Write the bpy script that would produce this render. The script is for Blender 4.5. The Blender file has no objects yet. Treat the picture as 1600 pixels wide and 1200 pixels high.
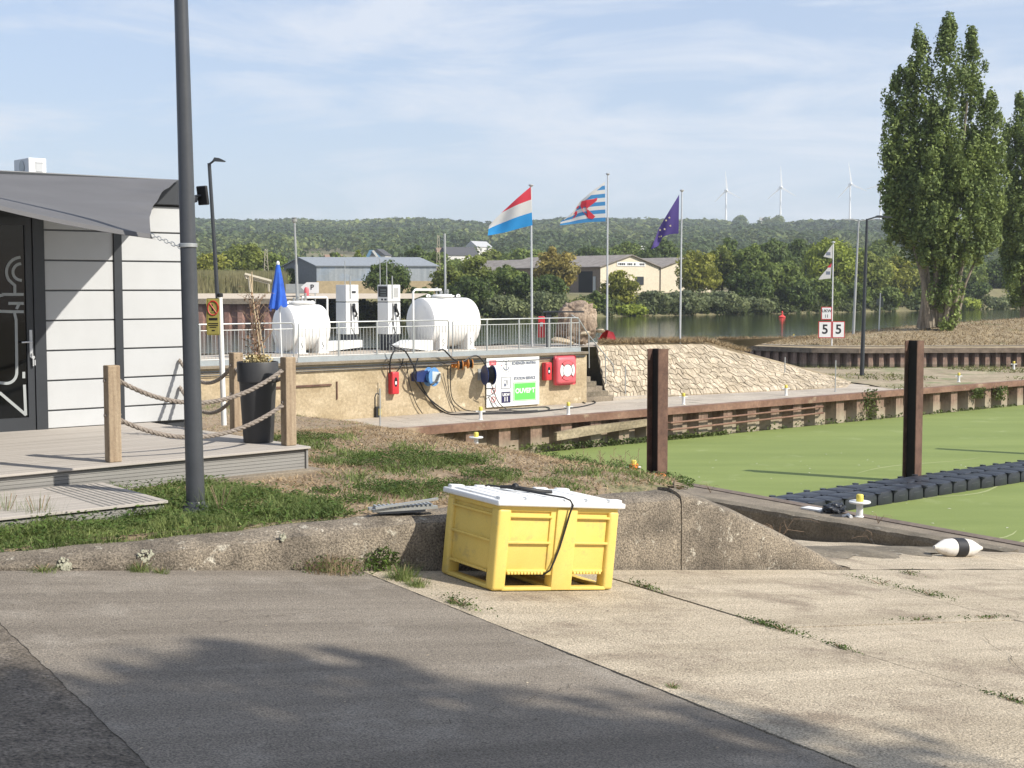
import bpy, bmesh, math, random
import numpy as np
from mathutils import Vector, Matrix
random.seed(7); RNG=np.random.default_rng(7)
S=bpy.context.scene; COL=S.collection
R=math.radians
# ------------------------------------------------------------------ camera
F=2150.; TH=math.atan(150/F); CZ=2.0
cam=bpy.data.cameras.new('camera'); cam.sensor_width=36; cam.lens=F/1600*36; cam.clip_end=9000; cam.clip_start=.05
co=bpy.data.objects.new('camera',cam); COL.objects.link(co); co.location=(0,0,CZ); co.rotation_euler=(R(90)-TH,0,0); S.camera=co
# ------------------------------------------------------------------ sun and sky
SUN_AZ=R(-29); SUN_EL=R(40)
SD=Vector((math.cos(SUN_EL)*math.cos(SUN_AZ),math.cos(SUN_EL)*math.sin(SUN_AZ),math.sin(SUN_EL)))
sl=bpy.data.lights.new('sun','SUN'); sl.energy=3.9; sl.angle=R(.55); sl.color=(1,.945,.85)
so=bpy.data.objects.new('sun',sl); COL.objects.link(so); so.rotation_euler=SD.to_track_quat('Z','Y').to_euler(); so.location=(20,-10,20)
W=bpy.data.worlds.new('World'); S.world=W; W.use_nodes=True
nt=W.node_tree; nt.nodes.clear()
def nd(t,kind,**k):
    n=t.nodes.new(kind)
    for a,b in k.items():
        if a.startswith('_'): setattr(n,a[1:],b)
        else: n.inputs[a].default_value=b
    return n
wo=nd(nt,'ShaderNodeOutputWorld'); bg=nd(nt,'ShaderNodeBackground',Strength=.135)
sk=nt.nodes.new('ShaderNodeTexSky'); sk.sky_type='NISHITA'; sk.sun_disc=False; sk.sun_elevation=SUN_EL
sk.sun_rotation=R(90)-SUN_AZ; sk.air_density=1.0; sk.dust_density=1.4; sk.ozone_density=2.2; sk.altitude=150
tc=nd(nt,'ShaderNodeTexCoord'); mp=nd(nt,'ShaderNodeMapping'); mp.inputs['Scale'].default_value=(1.5,1.5,7.5)
nt.links.new(tc.outputs['Generated'],mp.inputs[0])
n1=nd(nt,'ShaderNodeTexNoise',Scale=3.0,Detail=9.,Roughness=.62,Distortion=.5); nt.links.new(mp.outputs[0],n1.inputs[0])
cr=nd(nt,'ShaderNodeValToRGB'); cr.color_ramp.elements[0].position=.475; cr.color_ramp.elements[1].position=.66; cr.color_ramp.elements[0].color=(0,0,0,1)
nt.links.new(n1.outputs[0],cr.inputs[0])
mul=nd(nt,'ShaderNodeMath',_operation='MULTIPLY'); mul.inputs[1].default_value=.72; nt.links.new(cr.outputs[0],mul.inputs[0])
mx=nd(nt,'ShaderNodeMix',_data_type='RGBA'); nt.links.new(mul.outputs[0],mx.inputs[0]); mv=nd(nt,'ShaderNodeMix',_data_type='RGBA'); mv.inputs[0].default_value=.62; nt.links.new(sk.outputs[0],mv.inputs[6]); mv.inputs[7].default_value=(2.2,2.6,3.5,1); nt.links.new(mv.outputs[2],mx.inputs[6]); mx.inputs[7].default_value=(4.0,4.2,4.6,1)
nt.links.new(mx.outputs[2],bg.inputs[0]); nt.links.new(bg.outputs[0],wo.inputs[0])
vs=S.view_settings; vs.view_transform='Standard'; vs.look='None'; vs.gamma=1; vs.use_curve_mapping=False; vs.exposure=.66
S.cycles.max_bounces=5; S.cycles.diffuse_bounces=3; S.cycles.transparent_max_bounces=6; S.cycles.volume_bounces=1
# ------------------------------------------------------------------ geometry of the site
def ray(px,py):
    a=(px-800)/F; b=(py-600)/F; c,s=math.cos(TH),math.sin(TH)
    return Vector((a,c-b*s,-s-b*c))
O=Vector((0,0,CZ))
def P(px,py,z):
    r=ray(px,py); return O+r*((z-CZ)/r.z)
def at(px,py,d):
    r=ray(px,py); return O+r*(d/r.y)
B_=R(32); U=Vector((math.cos(B_),math.sin(B_),0)); Wv=Vector((-U.y,U.x,0))
A_=R(39); V=Vector((math.cos(A_),math.sin(A_),0)); N=Vector((-V.y,V.x,0))
def uw(u,w,z=0): return U*u+Wv*w+Vector((0,0,z))
def vn(v,n,z=0): return V*v+N*n+Vector((0,0,z))
def hitn(px,py,n):
    r=ray(px,py); return O+r*(n/r.dot(N))
def zslip(u,w):
    z=.0738-.108*u-.11*max(0,w-12)*min(1,max(0,u-9))
    if u>14.6: z-=.25*(u-14.6)*min(1,max(0,12.3-w))
    return z
def onslip(px,py,n_iter=30):
    r=ray(px,py); t=8.
    for i in range(n_iter):
        p=O+r*t; z=zslip(p.dot(U),p.dot(Wv)); t=(z-CZ)/r.z
    return O+r*t
# ------------------------------------------------------------------ materials
def lin(r,g,b):
    f=lambda c:(c/255/12.92) if c/255<=.04045 else ((c/255+.055)/1.055)**2.4
    return (f(r),f(g),f(b))
MATS={}
def mat(name,c1,c2=None,scale=3.,rough=.8,metal=0.,bump=0.,fine=40.,fa=.12,stretch=None,island=0.,spec=.5,c3=None,c3p=(.6,.7),c3s=6.,trans=0.,detail=6.):
    if name in MATS: return MATS[name]
    m=bpy.data.materials.new(name); m.use_nodes=True; t=m.node_tree; b=t.nodes['Principled BSDF']; L=t.links.new
    b.inputs['Roughness'].default_value=rough; b.inputs['Metallic'].default_value=metal; b.inputs['Specular IOR Level'].default_value=spec
    c1=tuple(c1)+(1,); c2=(tuple(c2)+(1,)) if c2 else c1
    tcn=nd(t,'ShaderNodeTexCoord'); src=tcn.outputs['Object']
    if stretch:
        mpn=nd(t,'ShaderNodeMapping'); mpn.inputs['Scale'].default_value=stretch; L(src,mpn.inputs[0]); src=mpn.outputs[0]
    na=nd(t,'ShaderNodeTexNoise',Scale=scale,Detail=detail,Roughness=.6); L(src,na.inputs[0])
    ra=nd(t,'ShaderNodeValToRGB'); ra.color_ramp.elements[0].position=.34; ra.color_ramp.elements[1].position=.66; L(na.outputs[0],ra.inputs[0])
    ra.color_ramp.elements[0].color=c1; ra.color_ramp.elements[1].color=c2
    col=ra.outputs[0]
    if c3:
        nb=nd(t,'ShaderNodeTexNoise',Scale=c3s,Detail=5.,Roughness=.65); L(tcn.outputs['Object'],nb.inputs[0])
        rb=nd(t,'ShaderNodeValToRGB'); rb.color_ramp.elements[0].position=c3p[0]; rb.color_ramp.elements[1].position=c3p[1]; L(nb.outputs[0],rb.inputs[0])
        mm=nd(t,'ShaderNodeMix',_data_type='RGBA'); L(rb.outputs[0],mm.inputs[0]); L(col,mm.inputs[6]); mm.inputs[7].default_value=tuple(c3)+(1,); col=mm.outputs[2]
    if fa>0:
        nf=nd(t,'ShaderNodeTexNoise',Scale=fine,Detail=3.,Roughness=.7); L(tcn.outputs['Object'],nf.inputs[0])
        mr=nd(t,'ShaderNodeMapRange'); mr.inputs['From Min'].default_value=.3; mr.inputs['From Max'].default_value=.7; mr.inputs['To Min'].default_value=1-fa; mr.inputs['To Max'].default_value=1+fa; L(nf.outputs[0],mr.inputs[0])
        hs=nd(t,'ShaderNodeVectorMath',_operation='SCALE'); L(col,hs.inputs[0]); L(mr.outputs[0],hs.inputs['Scale']); col=hs.outputs[0]
        if bump>0:
            bp=nd(t,'ShaderNodeBump',Strength=min(1,bump),Distance=.01*max(1,bump)); L(nf.outputs[0],bp.inputs['Height']); L(bp.outputs[0],b.inputs['Normal'])
    if island>0:
        g=nd(t,'ShaderNodeNewGeometry'); mr2=nd(t,'ShaderNodeMapRange'); mr2.inputs['To Min'].default_value=1-island; mr2.inputs['To Max'].default_value=1+island; L(g.outputs['Random Per Island'],mr2.inputs[0])
        h2=nd(t,'ShaderNodeVectorMath',_operation='SCALE'); L(col,h2.inputs[0]); L(mr2.outputs[0],h2.inputs['Scale']); col=h2.outputs[0]
    L(col,b.inputs['Base Color'])
    if trans>0:
        tr=nd(t,'ShaderNodeBsdfTranslucent'); L(col,tr.inputs[0]); ms=nd(t,'ShaderNodeMixShader'); ms.inputs[0].default_value=trans
        L(b.outputs[0],ms.inputs[1]); L(tr.outputs[0],ms.inputs[2]); L(ms.outputs[0],t.nodes['Material Output'].inputs[0])
    MATS[name]=m; return m
def plain(name,c,rough=.5,metal=0.,var=.08,**k):
    return mat(name,tuple(x*(1-var) for x in c),tuple(min(1,x*(1+var)) for x in c),rough=rough,metal=metal,**k)
def leafmat(name,c,var=.35,trans=.3,s=.35):
    c2=(c[0]*1.35,c[1]*1.25,c[2]*1.0)
    return mat(name,tuple(x*.8 for x in c),c2,scale=s,rough=.6,island=var,fa=0,trans=trans,spec=.25,detail=3.)
# ------------------------------------------------------------------ mesh helpers
class MB:
    def __init__(s): s.bm=bmesh.new()
    def box(s,lo,hi,bev=0.,M=None,seg=2):
        lo=Vector(lo);hi=Vector(hi);c=(lo+hi)/2;d=hi-lo
        m=Matrix.Translation(c)@Matrix.Diagonal((d.x,d.y,d.z,1))
        if M is not None: m=M@m
        r=bmesh.ops.create_cube(s.bm,size=1,matrix=m)
        if bev>0:
            es=list({e for v in r['verts'] for e in v.link_edges})
            bmesh.ops.bevel(s.bm,geom=es,offset=bev,segments=seg,affect='EDGES',profile=.5)
        return s
    def tube(s,pts,r,seg=8,r1=None,cap=True,up=None):
        pts=[Vector(p) for p in pts]; n=len(pts); rings=[]
        prev=None
        for i,p in enumerate(pts):
            t=(pts[min(i+1,n-1)]-pts[max(i-1,0)]).normalized()
            if prev is None:
                a=Vector((0,0,1)) if abs(t.z)<.9 else Vector((1,0,0)); x=t.cross(a).normalized()
            else: x=(prev-t*prev.dot(t)).normalized()
            prev=x; y=t.cross(x)
            rr=r if r1 is None else r+(r1-r)*i/(n-1)
            if callable(r): rr=r(i/(n-1))
            rings.append([s.bm.verts.new(p+(x*math.cos(a)+y*math.sin(a))*rr) for a in [2*math.pi*k/seg for k in range(seg)]])
        for a,b in zip(rings,rings[1:]):
            for k in range(seg): s.bm.faces.new((a[k],a[(k+1)%seg],b[(k+1)%seg],b[k]))
        if cap:
            s.bm.faces.new(rings[0][::-1]); s.bm.faces.new(rings[-1])
        return s
    def lathe(s,prof,c=(0,0,0),axis=(0,0,1),seg=20,cap=True):
        c=Vector(c); ax=Vector(axis).normalized(); a=Vector((0,0,1)) if abs(ax.z)<.9 else Vector((1,0,0)); x=ax.cross(a).normalized(); y=ax.cross(x); rings=[]
        for r,h in prof: rings.append([s.bm.verts.new(c+ax*h+(x*math.cos(2*math.pi*k/seg)+y*math.sin(2*math.pi*k/seg))*max(r,1e-4)) for k in range(seg)])
        for p,q in zip(rings,rings[1:]):
            for k in range(seg): s.bm.faces.new((p[k],p[(k+1)%seg],q[(k+1)%seg],q[k]))
        if cap: s.bm.faces.new(rings[0][::-1]); s.bm.faces.new(rings[-1])
        return s
    def prism(s,poly,off):
        a=[s.bm.verts.new(Vector(p)) for p in poly]; b=[s.bm.verts.new(Vector(p)+Vector(off)) for p in poly]
        s.bm.faces.new(a[::-1]); s.bm.faces.new(b); n=len(a)
        for k in range(n): s.bm.faces.new((a[k],a[(k+1)%n],b[(k+1)%n],b[k]))
        return s
    def face(s,poly): s.bm.faces.new([s.bm.verts.new(Vector(p)) for p in poly]); return s
    def grid(s,rows):
        vs=[[s.bm.verts.new(Vector(p)) for p in r] for r in rows]
        for a,b in zip(vs,vs[1:]):
            for k in range(len(a)-1): s.bm.faces.new((a[k],a[k+1],b[k+1],b[k]))
        return s
    def build(s,name,m,parent=None,smooth=False,fix=True):
        if fix: bmesh.ops.recalc_face_normals(s.bm,faces=s.bm.faces[:])
        me=bpy.data.meshes.new(name); s.bm.to_mesh(me); s.bm.free()
        me.materials.append(m)
        if smooth:
            for p in me.polygons: p.use_smooth=True
            try: me.set_sharp_from_angle(angle=R(40))
            except Exception: pass
        o=bpy.data.objects.new(name,me); COL.objects.link(o)
        if parent: o.parent=parent
        return o
def npmesh(name,verts,k,m,parent=None):
    n=len(verts); me=bpy.data.meshes.new(name); me.vertices.add(n); me.vertices.foreach_set('co',np.asarray(verts,dtype=np.float32).ravel())
    nf=n//k; me.loops.add(n); me.loops.foreach_set('vertex_index',np.arange(n,dtype=np.int32)); me.polygons.add(nf)
    me.polygons.foreach_set('loop_start',np.arange(0,n,k,dtype=np.int32)); me.update(calc_edges=True); me.materials.append(m)
    o=bpy.data.objects.new(name,me); COL.objects.link(o)
    if parent: o.parent=parent
    return o
def leaves(c,nrm,size,aspect=.6):
    """rhombic leaves: c (n,3), nrm (n,3) unit normals, size (n,)"""
    n=len(c); a=RNG.normal(size=(n,3)); a-=nrm*np.sum(a*nrm,1,keepdims=True); a/=np.linalg.norm(a,axis=1,keepdims=True)+1e-9; b=np.cross(nrm,a)
    s=size[:,None]; v=np.empty((n,4,3)); v[:,0]=c-a*s; v[:,1]=c-b*s*aspect+nrm*s*.12; v[:,2]=c+a*s; v[:,3]=c+b*s*aspect+nrm*s*.12
    return v.reshape(-1,3)
def rnd_unit(n):
    a=RNG.normal(size=(n,3)); return a/np.linalg.norm(a,axis=1,keepdims=True)
def clump_leaves(cc,rr,per,size,flat=.8,jit=.6):
    """leaves round clump centres cc (m,3) of radii rr (m,)"""
    m=len(cc); d=rnd_unit(m*per); idx=np.repeat(np.arange(m),per); rad=rr[idx]*(.55+.5*RNG.random(m*per)); off=d*rad[:,None]; off[:,2]*=flat
    nr=d+rnd_unit(m*per)*jit; nr/=np.linalg.norm(nr,axis=1,keepdims=True)
    return leaves(cc[idx]+off,nr,size*(.6+.8*RNG.random(m*per)))
def tag(o,label,cat,group=None,kind=None):
    if label: o['label']=label
    if cat: o['category']=cat
    if group: o['group']=group
    if kind: o['kind']=kind
    return o
def root(name,loc,rz=0,label=None,cat=None,group=None,rot=None):
    o=bpy.data.objects.new(name,None); COL.objects.link(o); o.location=loc; o.rotation_euler=rot if rot else (0,0,rz); o.empty_display_size=.1
    return tag(o,label,cat,group)
def struct(o): o['kind']='structure'; return o
def copy_tree(o,parent=None):
    c=o.copy(); COL.objects.link(c); c.parent=parent
    for ch in list(o.children): copy_tree(ch,c)
    return c
def text(s,size,m,parent,loc,ext=.002,name='lettering',align='CENTER',rot=(R(90),0,0),sx=1.,bold=0.):
    cu=bpy.data.curves.new(name,'FONT'); cu.body=s; cu.size=size; cu.extrude=ext; cu.align_x=align; cu.align_y='CENTER'; cu.offset=bold
    to=bpy.data.objects.new(name,cu); COL.objects.link(to); bpy.context.view_layer.update()
    dg=bpy.context.evaluated_depsgraph_get(); me=bpy.data.meshes.new_from_object(to.evaluated_get(dg)); me.name=name; bpy.data.objects.remove(to)
    me.materials.clear(); me.materials.append(m)
    o=bpy.data.objects.new(name,me); COL.objects.link(o); o.parent=parent; o.location=loc; o.rotation_euler=rot; o.scale=(sx,1,1); return o
# ------------------------------------------------------------------ palette
M_conc=mat('slab_concrete',(.38,.315,.225),(.52,.44,.325),scale=1.3,rough=.92,bump=1.6,fine=70.,fa=.75,stretch=(.3,2.6,1),c3=(.27,.215,.155),c3p=(.52,.70),c3s=1.3)
M_asph=mat('lane_asphalt',(.185,.156,.122),(.265,.227,.180),scale=1.1,rough=.92,bump=1.4,fine=85.,fa=.7,stretch=(.22,2.8,1),c3=(.32,.28,.228),c3p=(.53,.70),c3s=1.2)
M_asph2=mat('rough_asphalt',(.12,.098,.073),(.215,.18,.14),scale=5.,rough=.95,bump=2.,fine=50.,fa=.8)
M_wallc=mat('weathered_concrete',(.135,.112,.085),(.285,.238,.178),scale=2.8,rough=.95,bump=2.2,fine=55.,fa=.75,c3=(.46,.42,.34),c3p=(.60,.68),c3s=7.)
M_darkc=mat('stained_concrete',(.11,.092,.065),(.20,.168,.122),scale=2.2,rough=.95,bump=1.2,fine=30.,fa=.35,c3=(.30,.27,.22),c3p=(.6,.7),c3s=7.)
M_strip=mat('dusty_concrete',(.17,.14,.105),(.27,.225,.165),scale=1.6,rough=.95,bump=1.,fine=30.,fa=.3)
M_quay=mat('quay_concrete',(.36,.31,.25),(.47,.41,.33),scale=.9,rough=.9,bump=.5,fine=14.,fa=.14)
M_fwall=mat('ochre_concrete',(.34,.265,.16),(.50,.41,.275),scale=1.1,rough=.95,bump=1.,fine=12.,fa=.22,c3=(.58,.49,.34),c3p=(.58,.68),c3s=2.6,stretch=(1,1,1.6))
M_bed=mat('joint_dirt',(.06,.05,.035),(.11,.09,.065),rough=1.)
M_soil=mat('dry_soil',(.20,.145,.09),(.36,.275,.18),scale=1.6,rough=1.,bump=2.,fine=16.,fa=.3,c3=(.13,.14,.055),c3p=(.55,.68),c3s=.8)
M_dirt=mat('peninsula_dirt',(.24,.19,.12),(.38,.31,.21),scale=.9,rough=1.,bump=1.,fine=5.,fa=.2,c3=(.17,.19,.08),c3p=(.52,.66),c3s=.7)
M_mound=mat('mound_straw',(.22,.165,.095),(.36,.285,.175),scale=.9,rough=1.,bump=1.,fine=4.,fa=.3,c3=(.14,.15,.06),c3p=(.58,.7),c3s=.35)
M_rust=mat('rusty_steel',(.085,.045,.032),(.17,.095,.065),scale=3.,rough=.8,bump=.5,fine=22.,fa=.2,metal=.1)
M_capr=mat('rusty_cap',(.15,.075,.048),(.25,.145,.098),scale=1.4,rough=.75,bump=.4,fine=9.,fa=.2,c3=(.34,.25,.17),c3p=(.6,.72),c3s=1.2)
M_gal=plain('galvanised_steel',(.42,.43,.42),rough=.45,metal=.5,fa=.06)
M_alu=plain('pole_aluminium',(.55,.56,.57),rough=.4,metal=.4,fa=.03)
M_white=mat('tank_white',(.74,.73,.70),(.80,.79,.765),scale=1.5,rough=.35,fa=.015,c3=(.66,.64,.58),c3p=(.62,.85),c3s=2.)
M_wp=plain('white_paint',(.72,.72,.70),rough=.5,var=.04,fa=.03)
M_lgrey=plain('panel_light_grey',(.50,.51,.515),rough=.5,var=.025,fa=.015,c3=(.44,.445,.44),c3p=(.58,.8),c3s=.9)
M_dgrey=plain('anthracite_paint',(.035,.039,.045),rough=.42,var=.08,fa=.04)
M_pole=plain('lamp_pole_grey',(.062,.066,.073),rough=.4,var=.1,fa=.06)
M_blk=plain('black_rubber',(.012,.012,.013),rough=.55)
M_blk2=plain('black_plastic',(.022,.025,.032),rough=.42,fa=.1)
M_red=plain('red_plastic',(.62,.035,.045),rough=.4,fa=.02)
M_pink=plain('faded_red_plastic',(.66,.12,.14),rough=.45,fa=.02)
M_wood=mat('post_wood',(.25,.18,.115),(.40,.31,.21),scale=5.,rough=.85,bump=.5,fine=30.,fa=.12,stretch=(4,4,.35))
M_rope=mat('rope_hemp',(.20,.165,.135),(.36,.31,.265),scale=30.,rough=.95,bump=1.,fine=90.,fa=.2)
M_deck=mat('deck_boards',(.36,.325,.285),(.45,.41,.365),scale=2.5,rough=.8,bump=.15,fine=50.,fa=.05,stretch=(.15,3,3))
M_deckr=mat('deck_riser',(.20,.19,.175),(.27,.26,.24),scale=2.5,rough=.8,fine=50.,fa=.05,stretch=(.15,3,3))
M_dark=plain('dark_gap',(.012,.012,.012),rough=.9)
M_pot=plain('planter_grey',(.042,.042,.044),rough=.55,fa=.03)
M_yel=mat('bin_yellow',(.72,.52,.12),(.77,.57,.155),scale=2.5,rough=.5,fa=.05,fine=60.,c3=(.47,.35,.15),c3p=(.56,.80),c3s=6.)
M_yel2=plain('cap_yellow',(.70,.58,.10),rough=.5)
M_lid=plain('lid_white',(.78,.775,.75),rough=.5,var=.03,fa=.03,c3=(.56,.53,.46),c3p=(.60,.78),c3s=7.)
M_org=plain('reel_orange',(.55,.21,.04),rough=.5)
M_orp=plain('rope_orange',(.80,.24,.03),rough=.7,fa=.3)
M_blue=mat('parasol_blue',(.015,.075,.40),(.03,.13,.58),scale=3.,rough=.8,fa=.02)
M_reelb=plain('reel_blue',(.10,.25,.50),rough=.45); M_navy=plain('reel_navy',(.012,.03,.13),rough=.4)
M_green=plain('sign_green',(.12,.62,.10),rough=.5,var=.02,fa=.0); M_dblue=plain('sign_navy',(.02,.018,.075),rough=.5,fa=0)
M_sred=plain('sign_red',(.50,.03,.03),rough=.5,fa=0); M_sgry=plain('sign_grey_ink',(.16,.18,.23),rough=.6,fa=0); M_ink=plain('sign_black',(.012,.012,.014),rough=.5,fa=0)
M_sy=plain('sign_yellow',(.33,.29,.08),rough=.5,fa=.02)
M_bark=mat('bark',(.10,.078,.055),(.19,.155,.115),scale=4.,rough=.95,bump=1.,fine=12.,fa=.3,stretch=(3,3,.5))
M_sail=mat('sail_cloth',(.105,.103,.105),(.125,.123,.125),scale=1.2,rough=.9,fa=.03,fine=90.)
def glassy():
    m=bpy.data.materials.new('door_glass'); m.use_nodes=True; b=m.node_tree.nodes['Principled BSDF']; b.inputs['Base Color'].default_value=(.004,.005,.006,1); b.inputs['Roughness'].default_value=.05; b.inputs['Specular IOR Level'].default_value=.3; return m
M_glass=glassy()
def watermat():
    m=bpy.data.materials.new('river_water'); m.use_nodes=True; t=m.node_tree; b=t.nodes['Principled BSDF']; b.inputs['Base Color'].default_value=(.022,.030,.012,1); b.inputs['Roughness'].default_value=.05; b.inputs['IOR'].default_value=1.33; b.inputs['Specular IOR Level'].default_value=.5
    tcn=nd(t,'ShaderNodeTexCoord'); mpn=nd(t,'ShaderNodeMapping'); mpn.inputs['Scale'].default_value=(.22,.95,1); t.links.new(tcn.outputs['Object'],mpn.inputs[0])
    n=nd(t,'ShaderNodeTexNoise',Scale=1.1,Detail=4.,Roughness=.6); t.links.new(mpn.outputs[0],n.inputs[0]); bp=nd(t,'ShaderNodeBump',Strength=.30,Distance=.14); t.links.new(n.outputs[0],bp.inputs['Height']); t.links.new(bp.outputs[0],b.inputs['Normal']); return m
M_water=watermat()
M_weed=mat('duckweed',(.160,.205,.048),(.205,.252,.066),scale=.25,rough=.85,bump=.3,fine=25.,fa=.10,stretch=(.6,2.5,1),c3=(.30,.34,.15),c3p=(.60,.80),c3s=.6)
# ================================================================== GROUND AND WATER
g=MB().face([(-3300,-200,-7),(3300,-200,-7),(3300,3300,-7),(-3300,3300,-7)]).build('ground',M_dirt); struct(g)
g=MB().face([(-1500,24,-2.8),(1500,24,-2.8),(1500,420,-2.8),(-1500,420,-2.8)]).build('river',M_water); struct(g)
e1=Vector((7.638,20.311,0)); ed=Vector((-6.35,9.607,0)).normalized(); em=Vector((ed.y,-ed.x,0))   # near basin edge
tq=(30.55-e1.dot(N))/ed.dot(N); Q0=e1+ed*tq
def el(k,m,z): return e1+ed*k+em*m+Vector((0,0,z))
# duckweed basin sheet, in the frame of the quay
o=MB().face([Q0*1+Vector((0,0,0)),el(-16,0,0),el(-16,0,0)+V*60,vn(90,30.6)]).build('duckweed_water',M_weed); o.location.z=-2.794; struct(o)
# slipway sheets in the frame of the slip
def slipgrid(name,m,u0,u1,w0,w1,du,dw,dz=0,skip=None):
    mb=MB(); us=np.linspace(u0,u1,max(2,int((u1-u0)/du)+1)); ws=np.linspace(w0,w1,max(2,int((w1-w0)/dw)+1))
    jt=(lambda a,b:(.004*math.sin(b*9+a)+.004*math.sin(b*23)+.003*math.sin(b*61)) if (a==us[-1] or a==us[0]) and skip else 0)
    mb.grid([[(a+jt(a,b),b,zslip(a,b)+dz) for a in us] for b in ws]); return mb
def loc(o): o.rotation_euler=(0,0,B_); return o
struct(loc(slipgrid('x',None,-14,24,-14,10.96,.5,.8,-.03).build('slipway_bed',M_bed)))
struct(loc(slipgrid('x',None,-13,1.86,-12,10.90,1,1).build('rough_asphalt_pavement',M_asph2)))
struct(loc(slipgrid('x',None,1.80,5.205,-12,10.90,1,.05,.004,skip=1).build('asphalt_lane',M_asph)))
mb=MB()
us=[5.225,7.65,10.65,14.55,19.5]; wsl=[-12,-4.,2.,8.1,10.90]
for i in range(len(us)-1):
    for j in range(len(wsl)-1):
        a0,a1=us[i]+.016,us[i+1]-.016; b0,b1=wsl[j]+.008+(.1 if i%2 else 0),wsl[j+1]-.008+(.1 if i%2 and j<3 else 0)
        n=max(2,int((a1-a0)/.7)); dzz=random.uniform(-.004,.006)
        mb.grid([[(a,b,zslip(a,b)+dzz) for a in np.linspace(a0,a1,n)] for b in np.linspace(b0,b1,6)])
        mb.grid([[(a,b0,zslip(a,b0)+dzz),(a,b0,zslip(a,b0)-.06)] for a in (a0,a1)]); mb.grid([[(a0,b,zslip(a0,b)+dzz),(a0,b,zslip(a0,b)-.06)] for b in (b0,b1)])
struct(loc(mb.build('slipway',M_conc)))
# lower slab and rubble patch beyond the wing wall
mb=MB(); mb.grid([[(a,b,zslip(a,b)+.05*math.sin(a*5)*math.sin(b*4)*.3) for a in np.linspace(11.31,16.45,24)] for b in np.linspace(10.915,20.5,36)])
mb.grid([[(a,b,zslip(a,b)) for a in np.linspace(9.2,11.31,6)] for b in np.linspace(11.38,20.5,20)])
struct(loc(mb.build('slipway_shoulder',M_conc)))
mb=MB(); rows=[]
for i,a in enumerate(np.linspace(10.8,15.0,26)):
    r=[]; c=12.4+(a-10.8)*.14; hw=.95*math.sin(math.pi*min(1,max(.03,(a-10.6)/4.5)))**.6
    for b in np.linspace(-1,1,9):
        q=c+b*hw*(1+.15*math.sin(a*7)); r.append((a,q,zslip(a,q)+.055*(1-b*b)+.012*random.random()))
    rows.append(r)
struct(loc(mb.grid(rows).build('rubble_patch',M_darkc)))
# ---- terrace (grass) heightfield
T1=Vector((1.66,14.2,0)); T2=Vector((3.02,24.9,0)); TN=Vector((T2.y-T1.y,-(T2.x-T1.x),0)).normalized()
def hterr(p):
    a=(e1-p).dot(-em)*-1; a=(e1-p).dot(em)-.95     # distance to the strip
    b=31.0-p.dot(N); v=p.dot(V)
    zl=-1.83+.8*max(0,min(1,(19.8-v)/3.0))*max(0,min(1,(p.dot(N)-22)/9))
    s=min(1,max(0,min(a/7.3,b/14.5))); s=s*s*(3-2*s)*.35+s*.65
    z=zl+(-.06-zl)*s
    kw=max(0,min(1,(12.2-p.dot(Wv))/.9)); z=z*(1-kw)+(min(z,-.06)-.035)*kw if p.dot(Wv)<12.2 else z
    if v<9 and p.dot(N)<19: z=min(z,-.095)
    amp=.03*min(1,s*6+.25)*(1-.85*kw)
    z+=amp*(math.sin(p.x*2.1+p.y*.7)*math.sin(p.y*1.7-p.x*.4)+.5*math.sin(p.x*5.3)*math.sin(p.y*4.1))
    if p.dot(Wv)<11.5: z-=.05
    return z
def in_terr(p):
    if p.dot(Wv)<11.2: return False
    if (p-T1).dot(TN)>0: return False
    if (e1-p).dot(em)<.93: return False
    if p.dot(N)>33.88: return False
    return True
mb=MB(); cache={}; st=.22
nu,nw=int(32/st),int(27/st)
for i in range(nu):
    for j in range(nw):
        u0=-15+i*st; w0=11.16+j*st
        if not in_terr(uw(u0+st/2,w0+st)) : continue
        f=[]
        for (a,b) in ((i,j),(i+1,j),(i+1,j+1),(i,j+1)):
            if (a,b) not in cache:
                p=uw(-15+a*st,11.16+b*st); p.z=hterr(p); cache[(a,b)]=mb.bm.verts.new(p)
            f.append(cache[(a,b)])
        mb.bm.faces.new(f)
struct(mb.build('terrace_ground',M_soil,smooth=True))
# retaining end of the terrace
mb=MB(); q=[]
for k in range(14):
    p=T1.lerp(T2,k/13); p.z=hterr(p)+.02; q.append(p)
mb.grid([[p+TN*.02 for p in q],[Vector((p.x,p.y,-3))+TN*.05 for p in q]])
struct(mb.build('terrace_bank',M_darkc))
# ---- strip along the near basin edge, sheet piles and steel cap
kmax=(Q0-e1).length
mb=MB(); mb.grid([[el(k,-.95,-1.8+.008*math.sin(k*3)),el(k,-.24,-1.8)] for k in np.linspace(-16,kmax+.6,40)]); struct(mb.build('mooring_strip',M_strip))
def sheet(p0,p1,zt,zb,out,per,dep,name,m,label,cat='retaining wall',group=None):
    d=(p1-p0); L=d.length; d.normalize(); mb=MB(); top=[];bot=[];x=0;prof=[(0,0),(.36,0),(.5,1),(.86,1)]
    n=int(L/per)
    for i in range(n+1):
        for a,b in prof:
            q=p0+d*(i+a)*per-out*(b*dep); top.append(Vector((q.x,q.y,zt))); bot.append(Vector((q.x,q.y,zb)))
    mid=[Vector((t.x,t.y,zb+(zt-zb)*.3)) for t in top]
    mb.grid([top,mid,bot]); o=mb.build(name,m); return tag(o,label,cat,group)
M_pile=mat('sheet_pile_steel',(.16,.105,.075),(.27,.19,.14),scale=2.5,rough=.85,bump=.5,fine=9.,fa=.22,stretch=(3,3,.5))
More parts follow.
